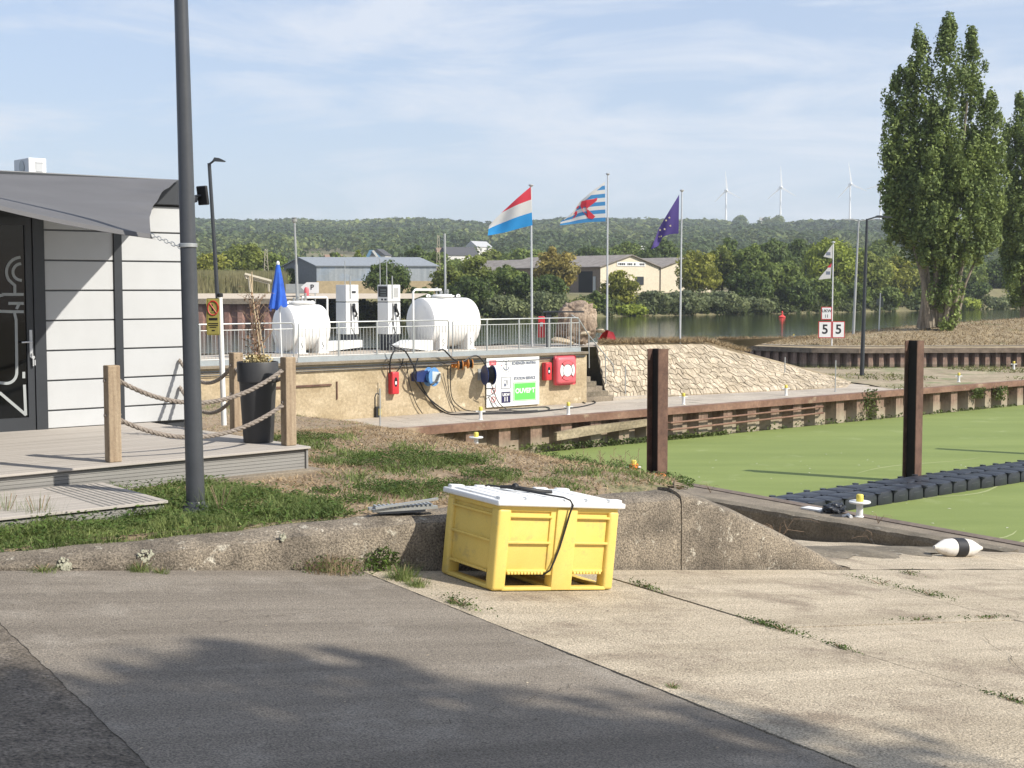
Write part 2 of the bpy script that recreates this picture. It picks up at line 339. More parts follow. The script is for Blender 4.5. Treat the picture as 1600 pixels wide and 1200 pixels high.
def pilemat(name,z0,z1,lo,dark,dark2):
    m=mat(name,dark,dark2,scale=2.5,rough=.85,bump=.5,fine=9.,fa=.25,stretch=(3,3,.5)); t=m.node_tree; L=t.links.new; b=t.nodes['Principled BSDF']; src=b.inputs['Base Color'].links[0].from_socket
    tcn=nd(t,'ShaderNodeTexCoord'); sx=nd(t,'ShaderNodeSeparateXYZ'); L(tcn.outputs['Object'],sx.inputs[0]); nn=nd(t,'ShaderNodeTexNoise',Scale=1.6,Detail=3.); L(tcn.outputs['Object'],nn.inputs[0])
    ad=nd(t,'ShaderNodeMath',_operation='MULTIPLY_ADD'); L(nn.outputs[0],ad.inputs[0]); ad.inputs[1].default_value=.5; L(sx.outputs[2],ad.inputs[2])
    mr=nd(t,'ShaderNodeMapRange'); mr.inputs['From Min'].default_value=z1+.25; mr.inputs['From Max'].default_value=z0+.25; L(ad.outputs[0],mr.inputs[0])
    mm=nd(t,'ShaderNodeMix',_data_type='RGBA'); L(mr.outputs[0],mm.inputs[0]); L(src,mm.inputs[6]); mm.inputs[7].default_value=tuple(lo)+(1,); L(mm.outputs[2],b.inputs['Base Color']); return m
M_pile1=pilemat('basin_pile_steel',-2.75,-2.25,(.36,.31,.22),(.15,.09,.062),(.27,.18,.13))
sheet(Q0+N*.12+V*.2,vn(75,30.67),-1.9,-3.1,-N,1.18,.36,'sheet_pile_wall',M_pile1,'rusty steel sheet pile wall with pale tide band below the stone embankment')
sheet(el(kmax,-.1,0),el(-14,-.1,0),-1.9,-3.1,em,1.18,.3,'sheet_pile_wall',M_pile1,'sheet pile wall on the near side of the duckweed basin, below the crate')
def beam(p0,p1,out,w,zt,zb,name,m,label,cat='steel beam'):
    mb=MB(); a=[p0,p1,p1-out*w,p0-out*w]; a=[Vector((p.x,p.y,zb)) for p in a]; mb.prism(a,(0,0,zt-zb)); o=mb.build(name,m); return tag(o,label,cat)
beam(vn(Q0.dot(V)+.02,30.55),vn(75,30.55),-N,.3,-1.785,-2.0,'quay_cap',M_capr,'long rust brown steel cap along the quay edge of the green basin')
beam(el(kmax-.02,0,0),el(-16,0,0),em,.24,-1.785,-1.98,'basin_cap',mat('dull_cap',(.115,.085,.065),(.20,.155,.12),scale=1.4,rough=.85,fa=.25,fine=9.),'rust brown steel cap on the near edge of the green basin')
# ---- quay walkway, in the quay's frame
def vloc(o): o.rotation_euler=(0,0,A_); return o
mb=MB(); x=19.6; rr=0
for r in range(3):
    n0=30.86+r*1.01; n1=n0+1.0; x=19.4+r*.7
    while x<44:
        mb.box((x,n0,-1.9),(x+1.98,n1,-1.8+random.uniform(-.004,.004))); x+=2.0
struct(vloc(mb.build('quay_walkway',M_quay)))
mb=MB(); mb.grid([[(x,n,-1.822+.012*math.sin(x*2+n)) for n in np.linspace(30.84,34.4,5)] for x in np.linspace(19,46,40)]); struct(vloc(mb.build('walkway_bed',M_dirt)))
# peninsula of dirt between the basins
def fence_line(pts,n):  # resample
    out=[]; seg=[(b-a).length for a,b in zip(pts,pts[1:])]; T=sum(seg)
    for i in range(n):
        s=T*i/(n-1); k=0
        while k<len(seg)-1 and s>seg[k]: s-=seg[k]; k+=1
        out.append(pts[k].lerp(pts[k+1],min(1,s/seg[k])))
    return out
fr=[vn(v,30.86,-1.81) for v in np.linspace(43.5,80,30)]
bk=fence_line([P(1180,573,-1.81),P(1345,574,-1.81),P(1600,573,-1.81),P(1800,573,-1.81),P(1980,574,-1.81)],30)
mb=MB(); mb.grid([[a.lerp(b,t)+Vector((0,0,.05*math.sin(3*t*math.pi)*random.random()-.03*t)) for t in np.linspace(0,1,14)] for a,b in zip(fr,bk)]); struct(mb.build('peninsula_ground',M_dirt))
mb=MB(); mb.grid([[b,b+Vector((0,.3,-1.3))] for b in bk]); struct(mb.build('peninsula_bank',M_dirt))
# second basin wall, path and mound
cap=fence_line([P(1132,537.5,-1.8),P(1180,541,-1.8),P(1260,544,-1.8),P(1340,545,-1.8),P(1600,544,-1.8),P(1900,543,-1.8)],60)
tag(MB().grid([[p,p+Vector((0,0,-.28)),p+Vector((0,.5,-.28)),p+Vector((0,.5,0))] for p in cap]).build('harbour_wall_cap',mat('coping_brown',(.16,.12,.085),(.25,.19,.14),scale=1.,rough=.95,fa=.2,fine=4.)),'dark concrete coping on the far basin wall below the dry mound','coping')
M_pile2=pilemat('far_pile_steel',-2.95,-2.6,(.34,.26,.19),(.20,.12,.085),(.33,.22,.165))
mbp=MB(); top=[];d_=0
pts=fence_line(cap,400)
for i,p in enumerate(pts):
    b=(i%8); dep=.2+(.38 if b in (5,6) else (0 if b in (0,1,2,3) else .19)); top.append(p+Vector((0,dep,-.26)))
mbp.grid([top,[Vector((p.x,p.y,-3.1)) for p in top]]); tag(mbp.build('harbour_wall',M_pile2),'brown sheet pile wall of the second basin behind the two number five boards','retaining wall')
cr_=[at(1120,529,96),at(1260,527,99),at(1330,519.5,103),at(1440,507.5,106),at(1600,497,110),at(1800,488,116),at(2000,484,120)]
mb=MB(); rows=[]; Nc=60
crl=fence_line(cr_,Nc); cp=fence_line(cap,Nc)
for i in range(Nc):
    a=cp[i]+Vector((0,.5,0)); k1=a+Vector((0,3.2,.02)); c=crl[i]
    # match the crest to the same bearing
    rows.append([a,a.lerp(k1,.5),k1]+[Vector((a.x+(c.x-a.x)*t,k1.y+(c.y-k1.y)*t,k1.z+(c.z-k1.z)*(t**.8)+.05*random.random()*math.sin(math.pi*t))) for t in (.15,.35,.55,.75,.9,1)]+[c+Vector((0,2,-.3)),c+Vector((0,8,-4-c.z+1))])
o=mb.grid(rows).build('mound',M_mound,smooth=True); struct(o)
mb=MB(); mb.grid([[p+Vector((0,2.9,.05)),p+Vector((0,3.15,.06)),p+Vector((0,3.15,-.1))] for p in cp]); tag(mb.build('kerb',M_quay),'pale kerb stones between the harbour path and the straw coloured mound','kerb')
# ---- fuel terrace, wall and embankment
VE=P(918,629,-1.8).dot(V)
mb=MB(); zt=-.12
mb.grid([[(x,n,zt-(0 if n<40 else .1*(n-40))) for n in (34.1,36,38,40,42)] for x in np.linspace(6,VE+.0,20)])
mb.grid([[(x,n,zt-.004-(0 if n<40 else .1*(n-40))) for n in (36.9,38,40,42)] for x in np.linspace(VE+.0,VE+6,6)])
mb.grid([[(x,42,zt-.2),(x,46,-1.2),(x,52,-3.6)] for x in np.linspace(6,VE+20,20)])
struct(vloc(mb.build('fuel_terrace',M_quay)))
mb=MB(); mb.grid([[(x,n,zt+.015-(0 if n<40 else .07*(n-40))+.05*random.random()) for n in np.linspace(40.2,45,6)] for x in np.linspace(6,VE+3,50)]); struct(vloc(mb.build('river_bank',M_dirt)))
rw=root('retaining_wall',vn(8,33.9,-1.9),A_,'long ochre concrete retaining wall under the fuel tanks','retaining wall')
L=VE-8
MB().box((0,0,-.4),(L,.3,1.72),.01).build('wall',M_fwall,rw)
MB().box((-.0,-.07,1.722),(L+.02,.32,1.80),.008).build('coping',M_strip,rw)
MB().box((0,-.05,1.63),(L-.1,-.004,1.665)).tube([(0,-.06,1.60),(L*.5,-.07,1.585),(L-.6,-.06,1.60)],.014,6).tube([(0,-.06,1.56),(L*.4,-.07,1.54),(L*.75,-.06,1.56)],.012,6).build('cable_run',M_dgrey,rw)
# seams and rust bars on the wall
def onw(px,py,n=33.9):
    h=hitn(px,py,n); return Vector((h.dot(V)-8,0,h.z+1.9))
mb=MB(); a=onw(425,606);b=onw(517,602.5); mb.box((a.x,-.05,a.z-.02),(b.x,-.002,a.z+.03)); a=onw(525,596);b=onw(527,624); mb.box((a.x,-.03,b.z),(a.x+.04,-.002,a.z)); mb.build('iron_strip',M_rust,rw)
a=onw(590,598); MB().box((a.x,-.012,0.1),(a.x+.02,-.002,a.z)).build('joint_strip',M_darkc,rw)
# ---- stairs
st=root('stairs',vn(VE,34.0,-1.8),A_,'small concrete stairs climbing behind the end of the ochre wall','stairs')
MB().prism([(1.5,1.37,-.02),(-1.3,1.37,-.02),(-1.3,1.37,1.66),(-.55,1.37,1.66)],(0,.12,0)).build('cheek_wall',M_strip,st); MB().box((-1.32,.32,-.02),(-1.22,1.36,1.66)).build('end_wall',M_fwall,st)
for k in range(9):
    MB().box((-1.2,.02,k*.17-.02),(1.36-k*.27,1.35,(k+1)*.17),.008).build('step',M_darkc if k%2 else M_strip,st)
MB().prism([(1.45,1.36,-.05),(1.5,1.36,.06),(-.6,1.36,1.75),(-.6,1.36,1.2)],(0,.16,0)).build('stringer',M_quay,st)
# ---- stone embankment of individual stones
def emb(s,t):
    # s along (0 stairs .. 1 nose), t 0 base .. 1 crest
    base=vn(VE+1.3,34.35,-1.79).lerp(P(1322,605,-1.79),s) + N*(-.0)
    crest=(vn(P(922,541,-.12).dot(V),36.9,-.1)).lerp(at(1099,538,53.0),min(1,s/.62))
    if s>.62: crest=at(1099,538,53.0).lerp(P(1330,597,-1.79),(s-.62)/.38)
    if s<=.62: pass
    p=base.lerp(crest,t); return p
ns,nt_=76,10; jit={}
def jp(i,j):
    if (i,j) not in jit:
        s=i/ns+ (random.uniform(-.33,.33)/ns if 0<i<ns else 0); t=j/nt_+(random.uniform(-.33,.33)/nt_ if 0<j<nt_ else 0); s+=(.5/ns if j%2 else 0)*(1 if i<ns else 0)
        jit[(i,j)]=emb(min(1,s),t)
    return jit[(i,j)]
mb=MB(); mb.grid([[emb(i/40,j/6)-Vector((0,0,.03)) for j in range(7)] for i in range(41)]); struct(mb.build('embankment_bed',mat('mortar_dirt',(.07,.055,.035),(.13,.105,.07),rough=1.)))
mb=MB()
for i in range(ns):
    for j in range(nt_):
        q=[jp(i,j),jp(i+1,j),jp(i+1,j+1),jp(i,j+1)]; c=sum(q,Vector())/4; nn=(q[1]-q[0]).cross(q[3]-q[0])
        if nn.length<1e-3: continue
        nn.normalize(); nn=nn if nn.z>0 else -nn
        tl=random.uniform(-.02,.03); sh=.915
        a=[c+(p-c)*sh-nn*.03 for p in q]; b=[c+(p-c)*(sh-.04)+nn*(random.uniform(.012,.03)+tl*.6) for p in q]
        av=[mb.bm.verts.new(p) for p in a]; bv=[mb.bm.verts.new(p) for p in b]; mb.bm.faces.new(bv)
        for k in range(4): mb.bm.faces.new((av[k],av[(k+1)%4],bv[(k+1)%4],bv[k]))
M_stone=mat('embankment_stone',(.36,.295,.205),(.52,.435,.32),scale=1.3,rough=.95,bump=1.,fine=10.,fa=.25,island=.24)
o=mb.build('stone_embankment',M_stone); struct(o)
# top behind the crest
mb=MB(); cr2=[emb(i/20*.99,1) for i in range(21)]
mb.grid([[p+Vector((0,0,.0)),p+Vector((.2,1.2,.20*(1-i/20))),p+Vector((.6,3.2,-.1)),p+Vector((1.2,9,-3.2-p.z))] for i,p in enumerate(cr2)]); struct(mb.build('embankment_top',M_mound))
beam(vn(VE+1.3,34.0),vn(VE+9,34.0),-N,.3,-1.72,-1.85,'kerb',M_quay,'low stone kerb at the foot of the pale stone embankment')
# ================================================================== CRATE-SIDE CONCRETE WALL
# profile along u in slip frame: front face w=10.93, top front z, back w
cw=root('concrete_wall',(0,0,0),B_,'low weathered concrete wall running behind the yellow bin','concrete wall')
def topz(u): 
    return -.115+.012*math.sin(u*1.3)+.006*math.sin(u*7)
def wallseg(u0,u1,ztop,n,parent,name):
    mb=MB(); rows=[]
    for i,u in enumerate(np.linspace(u0,u1,n)):
        zt=ztop(u); zb=zslip(u,10.9)-.12; j=lambda:random.uniform(-.006,.006); hh=zt-zb
        rows.append([(u,10.93,zb),(u,10.93+j(),zb+.14),(u,10.93+j(),zt-.09+j()),(u,10.955+j(),zt-.03+j()),(u,11.02+j(),zt+j()),(u,11.15,zt+.03+j()),(u,11.34+j(),zt+.02),(u,11.36,zb)])
    mb.grid(rows); mb.face([rows[0][k] for k in range(8)]); mb.face([rows[-1][k] for k in range(8)][::-1]); return mb.build(name,M_wallc,parent,smooth=True)
wallseg(-10,8.87,topz,170,cw,'wall')
def wing(u):
    t=max(0,(u-8.885)/(11.3-8.885)); a=-.10-.05*t; return a+(zslip(11.3,10.9)+.0-a)*(t**1.25)
wallseg(8.885,11.3,wing,30,cw,'wing')
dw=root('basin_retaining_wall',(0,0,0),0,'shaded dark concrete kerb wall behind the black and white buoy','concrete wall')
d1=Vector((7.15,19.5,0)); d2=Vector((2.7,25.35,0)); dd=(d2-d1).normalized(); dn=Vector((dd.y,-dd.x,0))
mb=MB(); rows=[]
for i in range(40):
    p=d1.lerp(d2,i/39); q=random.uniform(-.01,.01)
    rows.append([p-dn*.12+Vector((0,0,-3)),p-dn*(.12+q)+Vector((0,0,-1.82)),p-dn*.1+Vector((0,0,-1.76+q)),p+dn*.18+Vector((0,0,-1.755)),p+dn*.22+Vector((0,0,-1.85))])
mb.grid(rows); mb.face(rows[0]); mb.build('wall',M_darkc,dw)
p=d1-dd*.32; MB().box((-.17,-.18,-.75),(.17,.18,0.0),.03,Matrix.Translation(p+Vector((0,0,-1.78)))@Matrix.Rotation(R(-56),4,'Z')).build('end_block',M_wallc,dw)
# ================================================================== YELLOW BIN
cr=root('pallet_bin',uw(5.96,9.86,zslip(5.96,9.86)+.004),0,'yellow plastic pallet bin with white lid standing on the concrete slipway','bin',rot=(0,math.atan(.108),B_))
Lx,Ly,H=1.275,.90,.735
mb=MB()
mb.box((.035,.035,.15),(Lx-.035,Ly-.035,H-.01),.03)
rc=.028
# corner columns
for x0,x1 in ((0,.135),(Lx-.11,Lx)):
    for y0,y1 in ((0,.13),(Ly-.11,Ly)):
        mb.box((x0,y0,0),(x1,y1,H-.03),rc,seg=4)
mb.box((.60,-.002,0),(.82,.12,H-.012),.016); mb.box((.60,Ly-.12,0),(.82,Ly,H-.02),.016)
mb.box((.545,.018,.13),(.61,.10,H-.012),.01)
mb.box((0.004,.40,0),(.12,.52,.2),.012) if False else None
# skids under the bin (runners along y) and thin front bar
for x0,x1 in ((.012,.12),(.61,.81),(Lx-.1,Lx-.012)): mb.box((x0,.02,0),(x1,Ly-.02,.035),.008)
mb.box((.1,.004,.001),(.62,.1,.03),.006); mb.box((.8,.004,.001),(Lx-.08,.1,.03),.006)
# ribs and rim
for z0,z1 in ((H-.105,H-.085),(.405,.425)):
    mb.box((.12,.004,z0),(.56,.06,z1),.004); mb.box((.81,.004,z0),(Lx-.1,.06,z1),.004); mb.box((.004,.12,z0),(.06,Ly-.1,z1),.004)
mb.box((.012,.012,H-.05),(Lx-.012,Ly-.012,H),.008)
for x0,x1 in ((.14,.55),(.83,Lx-.12)):
    mb.box((x0,.02,.155),(x1,.06,.18),.008)
    x=x0+.01
    while x<x1-.03: mb.box((x,.014,.138),(x+.026,.06,.16),.004); x+=.034
y=.15
while y<Ly-.13: mb.box((.014,y,.138),(.06,y+.026,.16),.004); y+=.034
mb.build('body',M_yel,cr,smooth=True)
mb=MB(); e=.035
mb.box((-e,-e,H-.005),(Lx+e,Ly+e,H+.045),.014,seg=3)
mb.box((.02,.02,H+.04),(Lx-.02,Ly-.02,H+.062),.01)
for i in range(7): mb.box((.10+i*.155,.10,H+.055),(.10+i*.155+.09,Ly-.10,H+.068),.008)
for x in (-.01,.26,.9,Lx-.13):
    for y in (-.01,Ly-.08): mb.box((x,y,H+.04),(x+.14,y+.075,H+.075),.012)
mb.build('lid',M_lid,cr,smooth=True)
zz=H+.07
mb=MB().tube([(.30,Ly+.05,H-.2),(.31,Ly+.045,H+.03),(.36,Ly-.10,zz+.015),(.47,.46,zz+.02),(.56,.2,zz+.015),(.66,.02,zz+.01),(.71,-.02,H+.06),(.725,-.045,H+.02),(.71,-.03,H-.05),(.675,-.022,.52),(.64,-.02,.38),(.60,-.015,.26),(.56,-.02,.18),(.52,.03,.13),(.47,.12,.12)],.0085,8)
mb.tube([(.72,-.035,H+.0),(.70,-.012,.60),(.66,-.014,.42)],.005,6)
tag(mb.build('strap_cord',M_blk,None,smooth=True),'black rubber cord tied over the white lid of the yellow bin','cord').matrix_world=Matrix.Translation(cr.location)@Matrix.Rotation(B_,4,'Z')@Matrix.Rotation(math.atan(.108),4,'Y')
mb=MB().tube([(.38,.62,zz+.02),(.45,.52,zz+.035),(.52,.45,zz+.03),(.66,.40,zz+.02),(.80,.42,zz+.012)],.016,8); mb.lathe([(.0,-.03),(.028,-.02),(.034,0),(.028,.02),(0,.03)],(.46,.5,zz+.04),(1,.2,0),12)
k=mb.build('cord_handle',M_blk,None,smooth=True); cord=[o for o in bpy.data.objects if o.name=='strap_cord'][0]; k.parent=cord
# ================================================================== LAMP POLE (foreground)
lp=root('lamp_pole',(-2.985,12.88,hterr(Vector((-2.985,12.88,0)))-.05),0,'thick dark grey lamp pole rising out of frame beside the wooden deck','lamp post')
lean=Vector((-.0128*1.0,0,1))
MB().tube([(0,0,0),lean*2,lean*4.5,lean*7],.088,28,r1=.052).build('pole',M_pole,lp,smooth=True)
MB().lathe([(.0,.02),(.145,.03),(.13,.055),(.098,.075),(.094,.11),(.088,.12)],(0,0,.03),seg=28).build('base_collar',M_pole,lp,smooth=True)
mb=MB()
for k in range(4): a=k*1.57+.6; MB().lathe([(.014,0),(.014,.05),(.009,.055)],(.115*math.cos(a),.115*math.sin(a),.06),seg=6).build('bolt',M_dgrey,lp)
MB().lathe([(.081,0),(.085,.004),(.085,.034),(.081,.038)],lean*(2+ (450-378)/F*12.88+.12-.02),(0,0,1),28).build('hose_clamp',M_gal,lp,smooth=True)
MB().box((-.088,-.012,.0),(-.079,.02,.035)).build('label_plate',M_gal,lp).location=(0,-.006,1.27)
# ================================================================== CABIN (container building)
NW=17.45
vD=hitn(74,600,NW).dot(V); vE=hitn(290,560,NW).dot(V); vC0=hitn(185,500,NW).dot(V)
cb=root('cabin',vn(vD,NW,.19),A_,'white panelled cabin with glazed dark door under the grey sail','cabin')
def cl(v,n,z): return (v-vD,n-NW,z-.19)
Lc=vE-vD
def panels(x0,x1):
    mb=MB(); z=0.01; h=.235
    while z<2.85: mb.box((x0,.0,z),(x1,.06,min(2.9,z+h-.022)),.004); z+=h; h=.386
    return mb
xc=vC0-vD
panels(.0,xc-.055).build('cladding_panel',M_lgrey,cb); panels(xc+.055,Lc).build('cladding_panel',M_lgrey,cb)
MB().box((-7,.05,-.1),(Lc-.01,3.6,2.92)).build('body',M_dgrey,cb); MB().box((.0,.03,0),(Lc-.002,.049,2.9)).build('seam_backing',plain('seam_grey',(.13,.135,.14)),cb)
MB().box((xc-.055,-.03,0),(xc+.055,.055,2.92),.004).build('corner_post',M_dgrey,cb)
MB().box((-7.2,-.06,2.925),(Lc+.05,3.7,3.27),.01).build('roof_fascia',M_dgrey,cb)
# door
dr=MB().box((-.155,-.03,0),(-.01,.049,2.75)).box((-.25,-.012,0),(-.165,.045,2.7)).box((-2.2,-.012,0),(-.25,.045,.165)).box((-2.2,-.012,2.6),(-.25,.045,2.7)).box((-.172,.0,0),(-.157,.03,2.7)).build('door_frame',M_dgrey,cb)
MB().box((-2.2,.012,.16),(-.25,.03,2.6)).build('door_glass',M_glass,cb)
h=MB().box((-.225,-.024,.93),(-.185,-.012,1.28),.004).tube([(-.205,-.03,1.13),(-.205,-.065,1.13),(-.34,-.07,1.125)],.011,8).build('door_handle',M_alu,dr)
MB().tube([(-.2,-.02,.98),(-.2,-.05,.97)],.012,8).lathe([(.02,0),(.024,.004),(.02,.008)],(-.19,-.05,.93),(0,1,0),10).box((-.20,-.055,.82),(-.185,-.048,.92)).box((-.18,-.06,.83),(-.165,-.05,.9)).build('keys',M_alu,dr)
M_etch=plain('etched_white',(.34,.36,.36),rough=.7,fa=0)
def dpt(px,py): q=hitn(px,py,NW+.005); return Vector(cl(q.dot(V),NW+.004,q.z))
def ribbon(pts,w,mb):
    pts=[Vector(p) for p in pts]
    for i,(a,b) in enumerate(zip(pts,pts[1:])):
        d=(b-a).normalized(); s=Vector((-d.z,0,d.x))*w
        e=d*w*.45; off=Vector((0,-.0006*(i%2),0))
        mb.prism([a-s-e+off,b-s+e+off,b+s+e+off,a+s-e+off],(0,-.003,0))
mb=MB()
arc=lambda cx,cy,r,a0,a1,n=10,ry=None:[(cx+r*math.cos(R(a0+(a1-a0)*i/n)),cy+(ry or r)*math.sin(R(a0+(a1-a0)*i/n))) for i in range(n+1)]
for pl in [arc(33,425,23,-95,-215,12)+[(23,446),(23,457)], arc(33,425,13,-95,-250,10)+[(33,438)], [(36,460),(4,460)]+arc(4,474,13,-90,-250,8)+[(20,487)],[(36,474),(14,474)],[(36,487),(22,487),(25,500),(26,560),(26,580)]+arc(10,582,16,0,90,8,17)+[(0,598)],[(0,614),(40,648),(38,602)],[(37,582),(37,590)],[(26,482),(30,474)]]:
    ribbon([dpt(*q) for q in pl],.018,mb)
mb.build('etched_emblem',M_etch,cb)
MB().box((-.75,.3,.0),(-.45,.5,1.35)).build('interior_panel',M_dgrey,cb)
# floodlight on the cabin corner
fl=root('floodlight',Vector(vn(vE+.05,NW+.0,at(316,306,19.0).z)),A_,'black floodlight on a bracket at the cabin roof corner behind the lamp pole','floodlight')
MB().box((-.03,-.05,-.1),(.06,.03,.09),.01).build('mount_plate',M_dgrey,fl)
MB().tube([(0.02,0,0),(.08,-.02,-.03),(.12,-.05,-.01),(.19,-.08,.0)],.018,8).lathe([(.0,-.02),(.06,0),(.07,.03),(.06,.07),(0,.08)],(.08,-.03,-.09),(0,0,1),14).build('bracket',M_blk2,fl,smooth=True)
MB().box((-.022,-.10,-.13),(.022,.10,.13),.012,Matrix.Translation((.20,-.09,.0))@Matrix.Rotation(R(12),4,'Z')@Matrix.Rotation(R(-8),4,'Y')).build('lamp_head',M_blk,fl)
# AC unit on the roof
ac=root('air_conditioner',at(55,270,19.8)-Vector((0,0,.03)),A_+R(3),'white outdoor air conditioning unit on the cabin roof above the sail','air conditioner'); ac.scale=(.72,.72,.80)
MB().box((-.18,-.12,0),(.18,.60,.26+.03),.012).build('casing',M_wp,ac)
MB().box((-.04,-.13,.05),(.10,-.118,.23),.004).box((-.03,-.135,.2),(.11,-.12,.22)).build('grille',M_lgrey,ac)
MB().lathe([(.115,0),(.125,.006),(.125,.012),(.10,.014)],(-.181,.2,.14),(-1,0,0),20).build('fan_ring',M_gal,ac)
# ================================================================== SHADE SAIL
sA=at(236,367,13.4); sB=hitn(280,281,NW-.1); sD=hitn(-420,258,NW-.1); sC=at(-330,215,11.0)
mb=MB(); rows=[]; n=34
def sailpt(s,t):   # s: 0 right .. 1 left ; t: 0 top (wall) .. 1 front
    top=sB.lerp(sD,s); bot=sA.lerp(sC,s); bot=bot+Vector((0,0,-.10*math.sin(math.pi*min(1,s*1.0)))) 
    p=top.lerp(bot,t); 
    edge=.16*math.sin(math.pi*t)*(1-s)**6        # concave right edge
    p=p+(top.lerp(bot,.5)-sailmid0)*0+ (sD-sB).normalized()*edge
    wr=.02*math.sin(t*9+s*20)*math.exp(-s*14)*math.sin(math.pi*t)+.012*math.sin((t-.2*s)*26)*math.exp(-((s-.02)*9)**2)
    return p+Vector((0,-.3,.95))*wr+Vector((0,0,-.07*math.sin(math.pi*t)*math.sin(math.pi*min(1,s*1.2))))
sailmid0=sB
for i in range(n+1):
    s=(i/n)**1.6; rows.append([sailpt(s,t/22) for t in range(23)])
sl_=root('shade_sail',sA,0,'grey shade sail stretched from the cabin roof to the lamp pole','awning')
mb=MB().grid([[p-sA for p in r] for r in rows]); bmesh.ops.recalc_face_normals(mb.bm,faces=mb.bm.faces[:]); bmesh.ops.solidify(mb.bm,geom=mb.bm.faces[:],thickness=.004); mb.build('cloth',M_sail,sl_,smooth=True,fix=False)
mb=MB(); mb.grid([[r[-1]-sA+Vector((0,0,.0)),r[-1]-sA+Vector((0.02,-.01,-.045)),r[-1]-sA+Vector((.03,.09,-.05))] for r in rows]); mb.build('hem',M_sail,sl_)
mb=MB(); pe=lp.location+lean*((450-378)/F*12.88+2.1)+Vector((-.07,.02,0)); 
for k in range(9):
    a=sA.lerp(pe,k/9)-sA; b=sA.lerp(pe,(k+1.15)/9)-sA; o_=Vector((0,.012,0)) if k%2 else Vector((0,0,.012)); mb.tube([a+o_,(a+b)/2+o_*1.6,b+o_],.004,5); mb.tube([a-o_,(a+b)/2-o_*1.6,b-o_],.004,5)
mb.build('chain',M_gal,sl_)
# ================================================================== DECK
VR=8.1
dk=root('deck',P(486,697.5,.19),R(42.3),'grey board deck in front of the white cabin with roped posts','deck')
mb=MB(); y=0
while y<4.6:
    mb.box((-14,y+.003,-.025),(0,y+.138,0.0),.003,seg=1); y+=.142
mb.build('deck_board',M_deck,dk)
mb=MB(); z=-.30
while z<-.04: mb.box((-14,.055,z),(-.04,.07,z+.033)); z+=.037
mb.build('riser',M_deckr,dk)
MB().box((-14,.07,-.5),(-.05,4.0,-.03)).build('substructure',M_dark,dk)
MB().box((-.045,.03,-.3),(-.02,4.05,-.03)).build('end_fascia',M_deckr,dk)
MB().box((-1.9,-.10,-.6),(.10,.9,-.255),.01).build('foundation_slab',M_strip,dk)
ls=root('deck_step',vn(5.5,11.87,.03),A_,'lower grey board step in front of the deck, left of the lamp pole','step')
mb=MB(); y=0
while y<1.5: mb.box((-12,y+.003,-.025),(0,y+.135,0.0),.003,seg=1); y+=.142
mb.build('deck_board',M_deck,ls)
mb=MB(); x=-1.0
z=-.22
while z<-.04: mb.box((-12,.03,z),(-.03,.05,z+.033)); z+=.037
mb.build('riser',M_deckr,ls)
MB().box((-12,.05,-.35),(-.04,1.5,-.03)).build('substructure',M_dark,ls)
mb=MB()
for k in range(9): mb.box((-.62+k*.065,.02,-.001),(-.60+k*.065,1.5,.003))
mb.build('anti_slip_strip',M_deckr,ls)
# posts
def post(p,h,lab):
    r_=root('wooden_post',p,A_,lab,'post','wooden rope posts on the deck')
    MB().box((-.068,-.068,0),(.068,.068,h),.012).build('timber',M_wood,r_)
    MB().tube([(-.09,0,h-.16),(.09,0,h-.16)],.018,8).build('rope_eye',M_rope,r_); MB().tube([(-.09,0,h-.52),(.09,0,h-.52)],.018,8).build('rope_eye',M_rope,r_); return r_
p1=Vector((-4.16,14.27,.19)); p2=Vector((-2.575,15.79,.19)); p3=Vector((-3.475,17.3,.19))
post(p1,1.01,'weathered wooden post at the left end of the deck ropes'); post(p2,1.02,'wooden post at the deck corner, right of the grey planter'); post(p3,1.0,'wooden post at the back of the deck, behind the grey planter')
def rope(a,b,sag,lab,grp='ropes between the deck posts'):
    a=Vector(a);b=Vector(b); n=110; c=[a.lerp(b,i/n)-Vector((0,0,sag*4*(i/n)*(1-i/n))) for i in range(n+1)]
    mb=MB(); L=(b-a).length; tw=L/.085
    for k in range(3):
        pts=[]
        for i,p in enumerate(c):
            t=(c[min(i+1,n)]-c[max(i-1,0)]).normalized(); x=t.cross(Vector((0,0,1))).normalized(); y=t.cross(x); an=2*math.pi*(k/3+tw*i/n/1.0*.5)
            pts.append(p+(x*math.cos(an)+y*math.sin(an))*.0125)
        mb.tube(pts,.0145,7)
    return tag(mb.build('rope',M_rope,smooth=True),lab,'rope',grp)
z1=Vector((0,0,.85)); z2=Vector((0,0,.48)); dv=V*.0
a_=Vector((.05,.05,0))
rope(p1+a_+z1,p2-a_+z1+Vector((0,-.06,.02)),.30,'upper thick twisted rope hanging between the left and corner posts')
rope(p1+a_+Vector((0,0,.44)),p2-a_+Vector((0,-.06,.47)),.27,'lower thick twisted rope hanging between the left and corner posts')
we=vn(vE-.1,NW-.02,.19)
rope(p3-Vector((.05,0,0))+Vector((0,0,.83)),we+Vector((.0,0,.83)),.26,'upper rope from the back post to the cabin wall')
rope(p3-Vector((.05,0,0))+Vector((0,0,.42)),we+Vector((.0,0,.46)),.26,'lower rope from the back post to the cabin wall')
rope(p3+Vector((.0,-.05,.80)),p2+Vector((0,.05,.82)),.13,'rope behind the planter between back post and corner post')
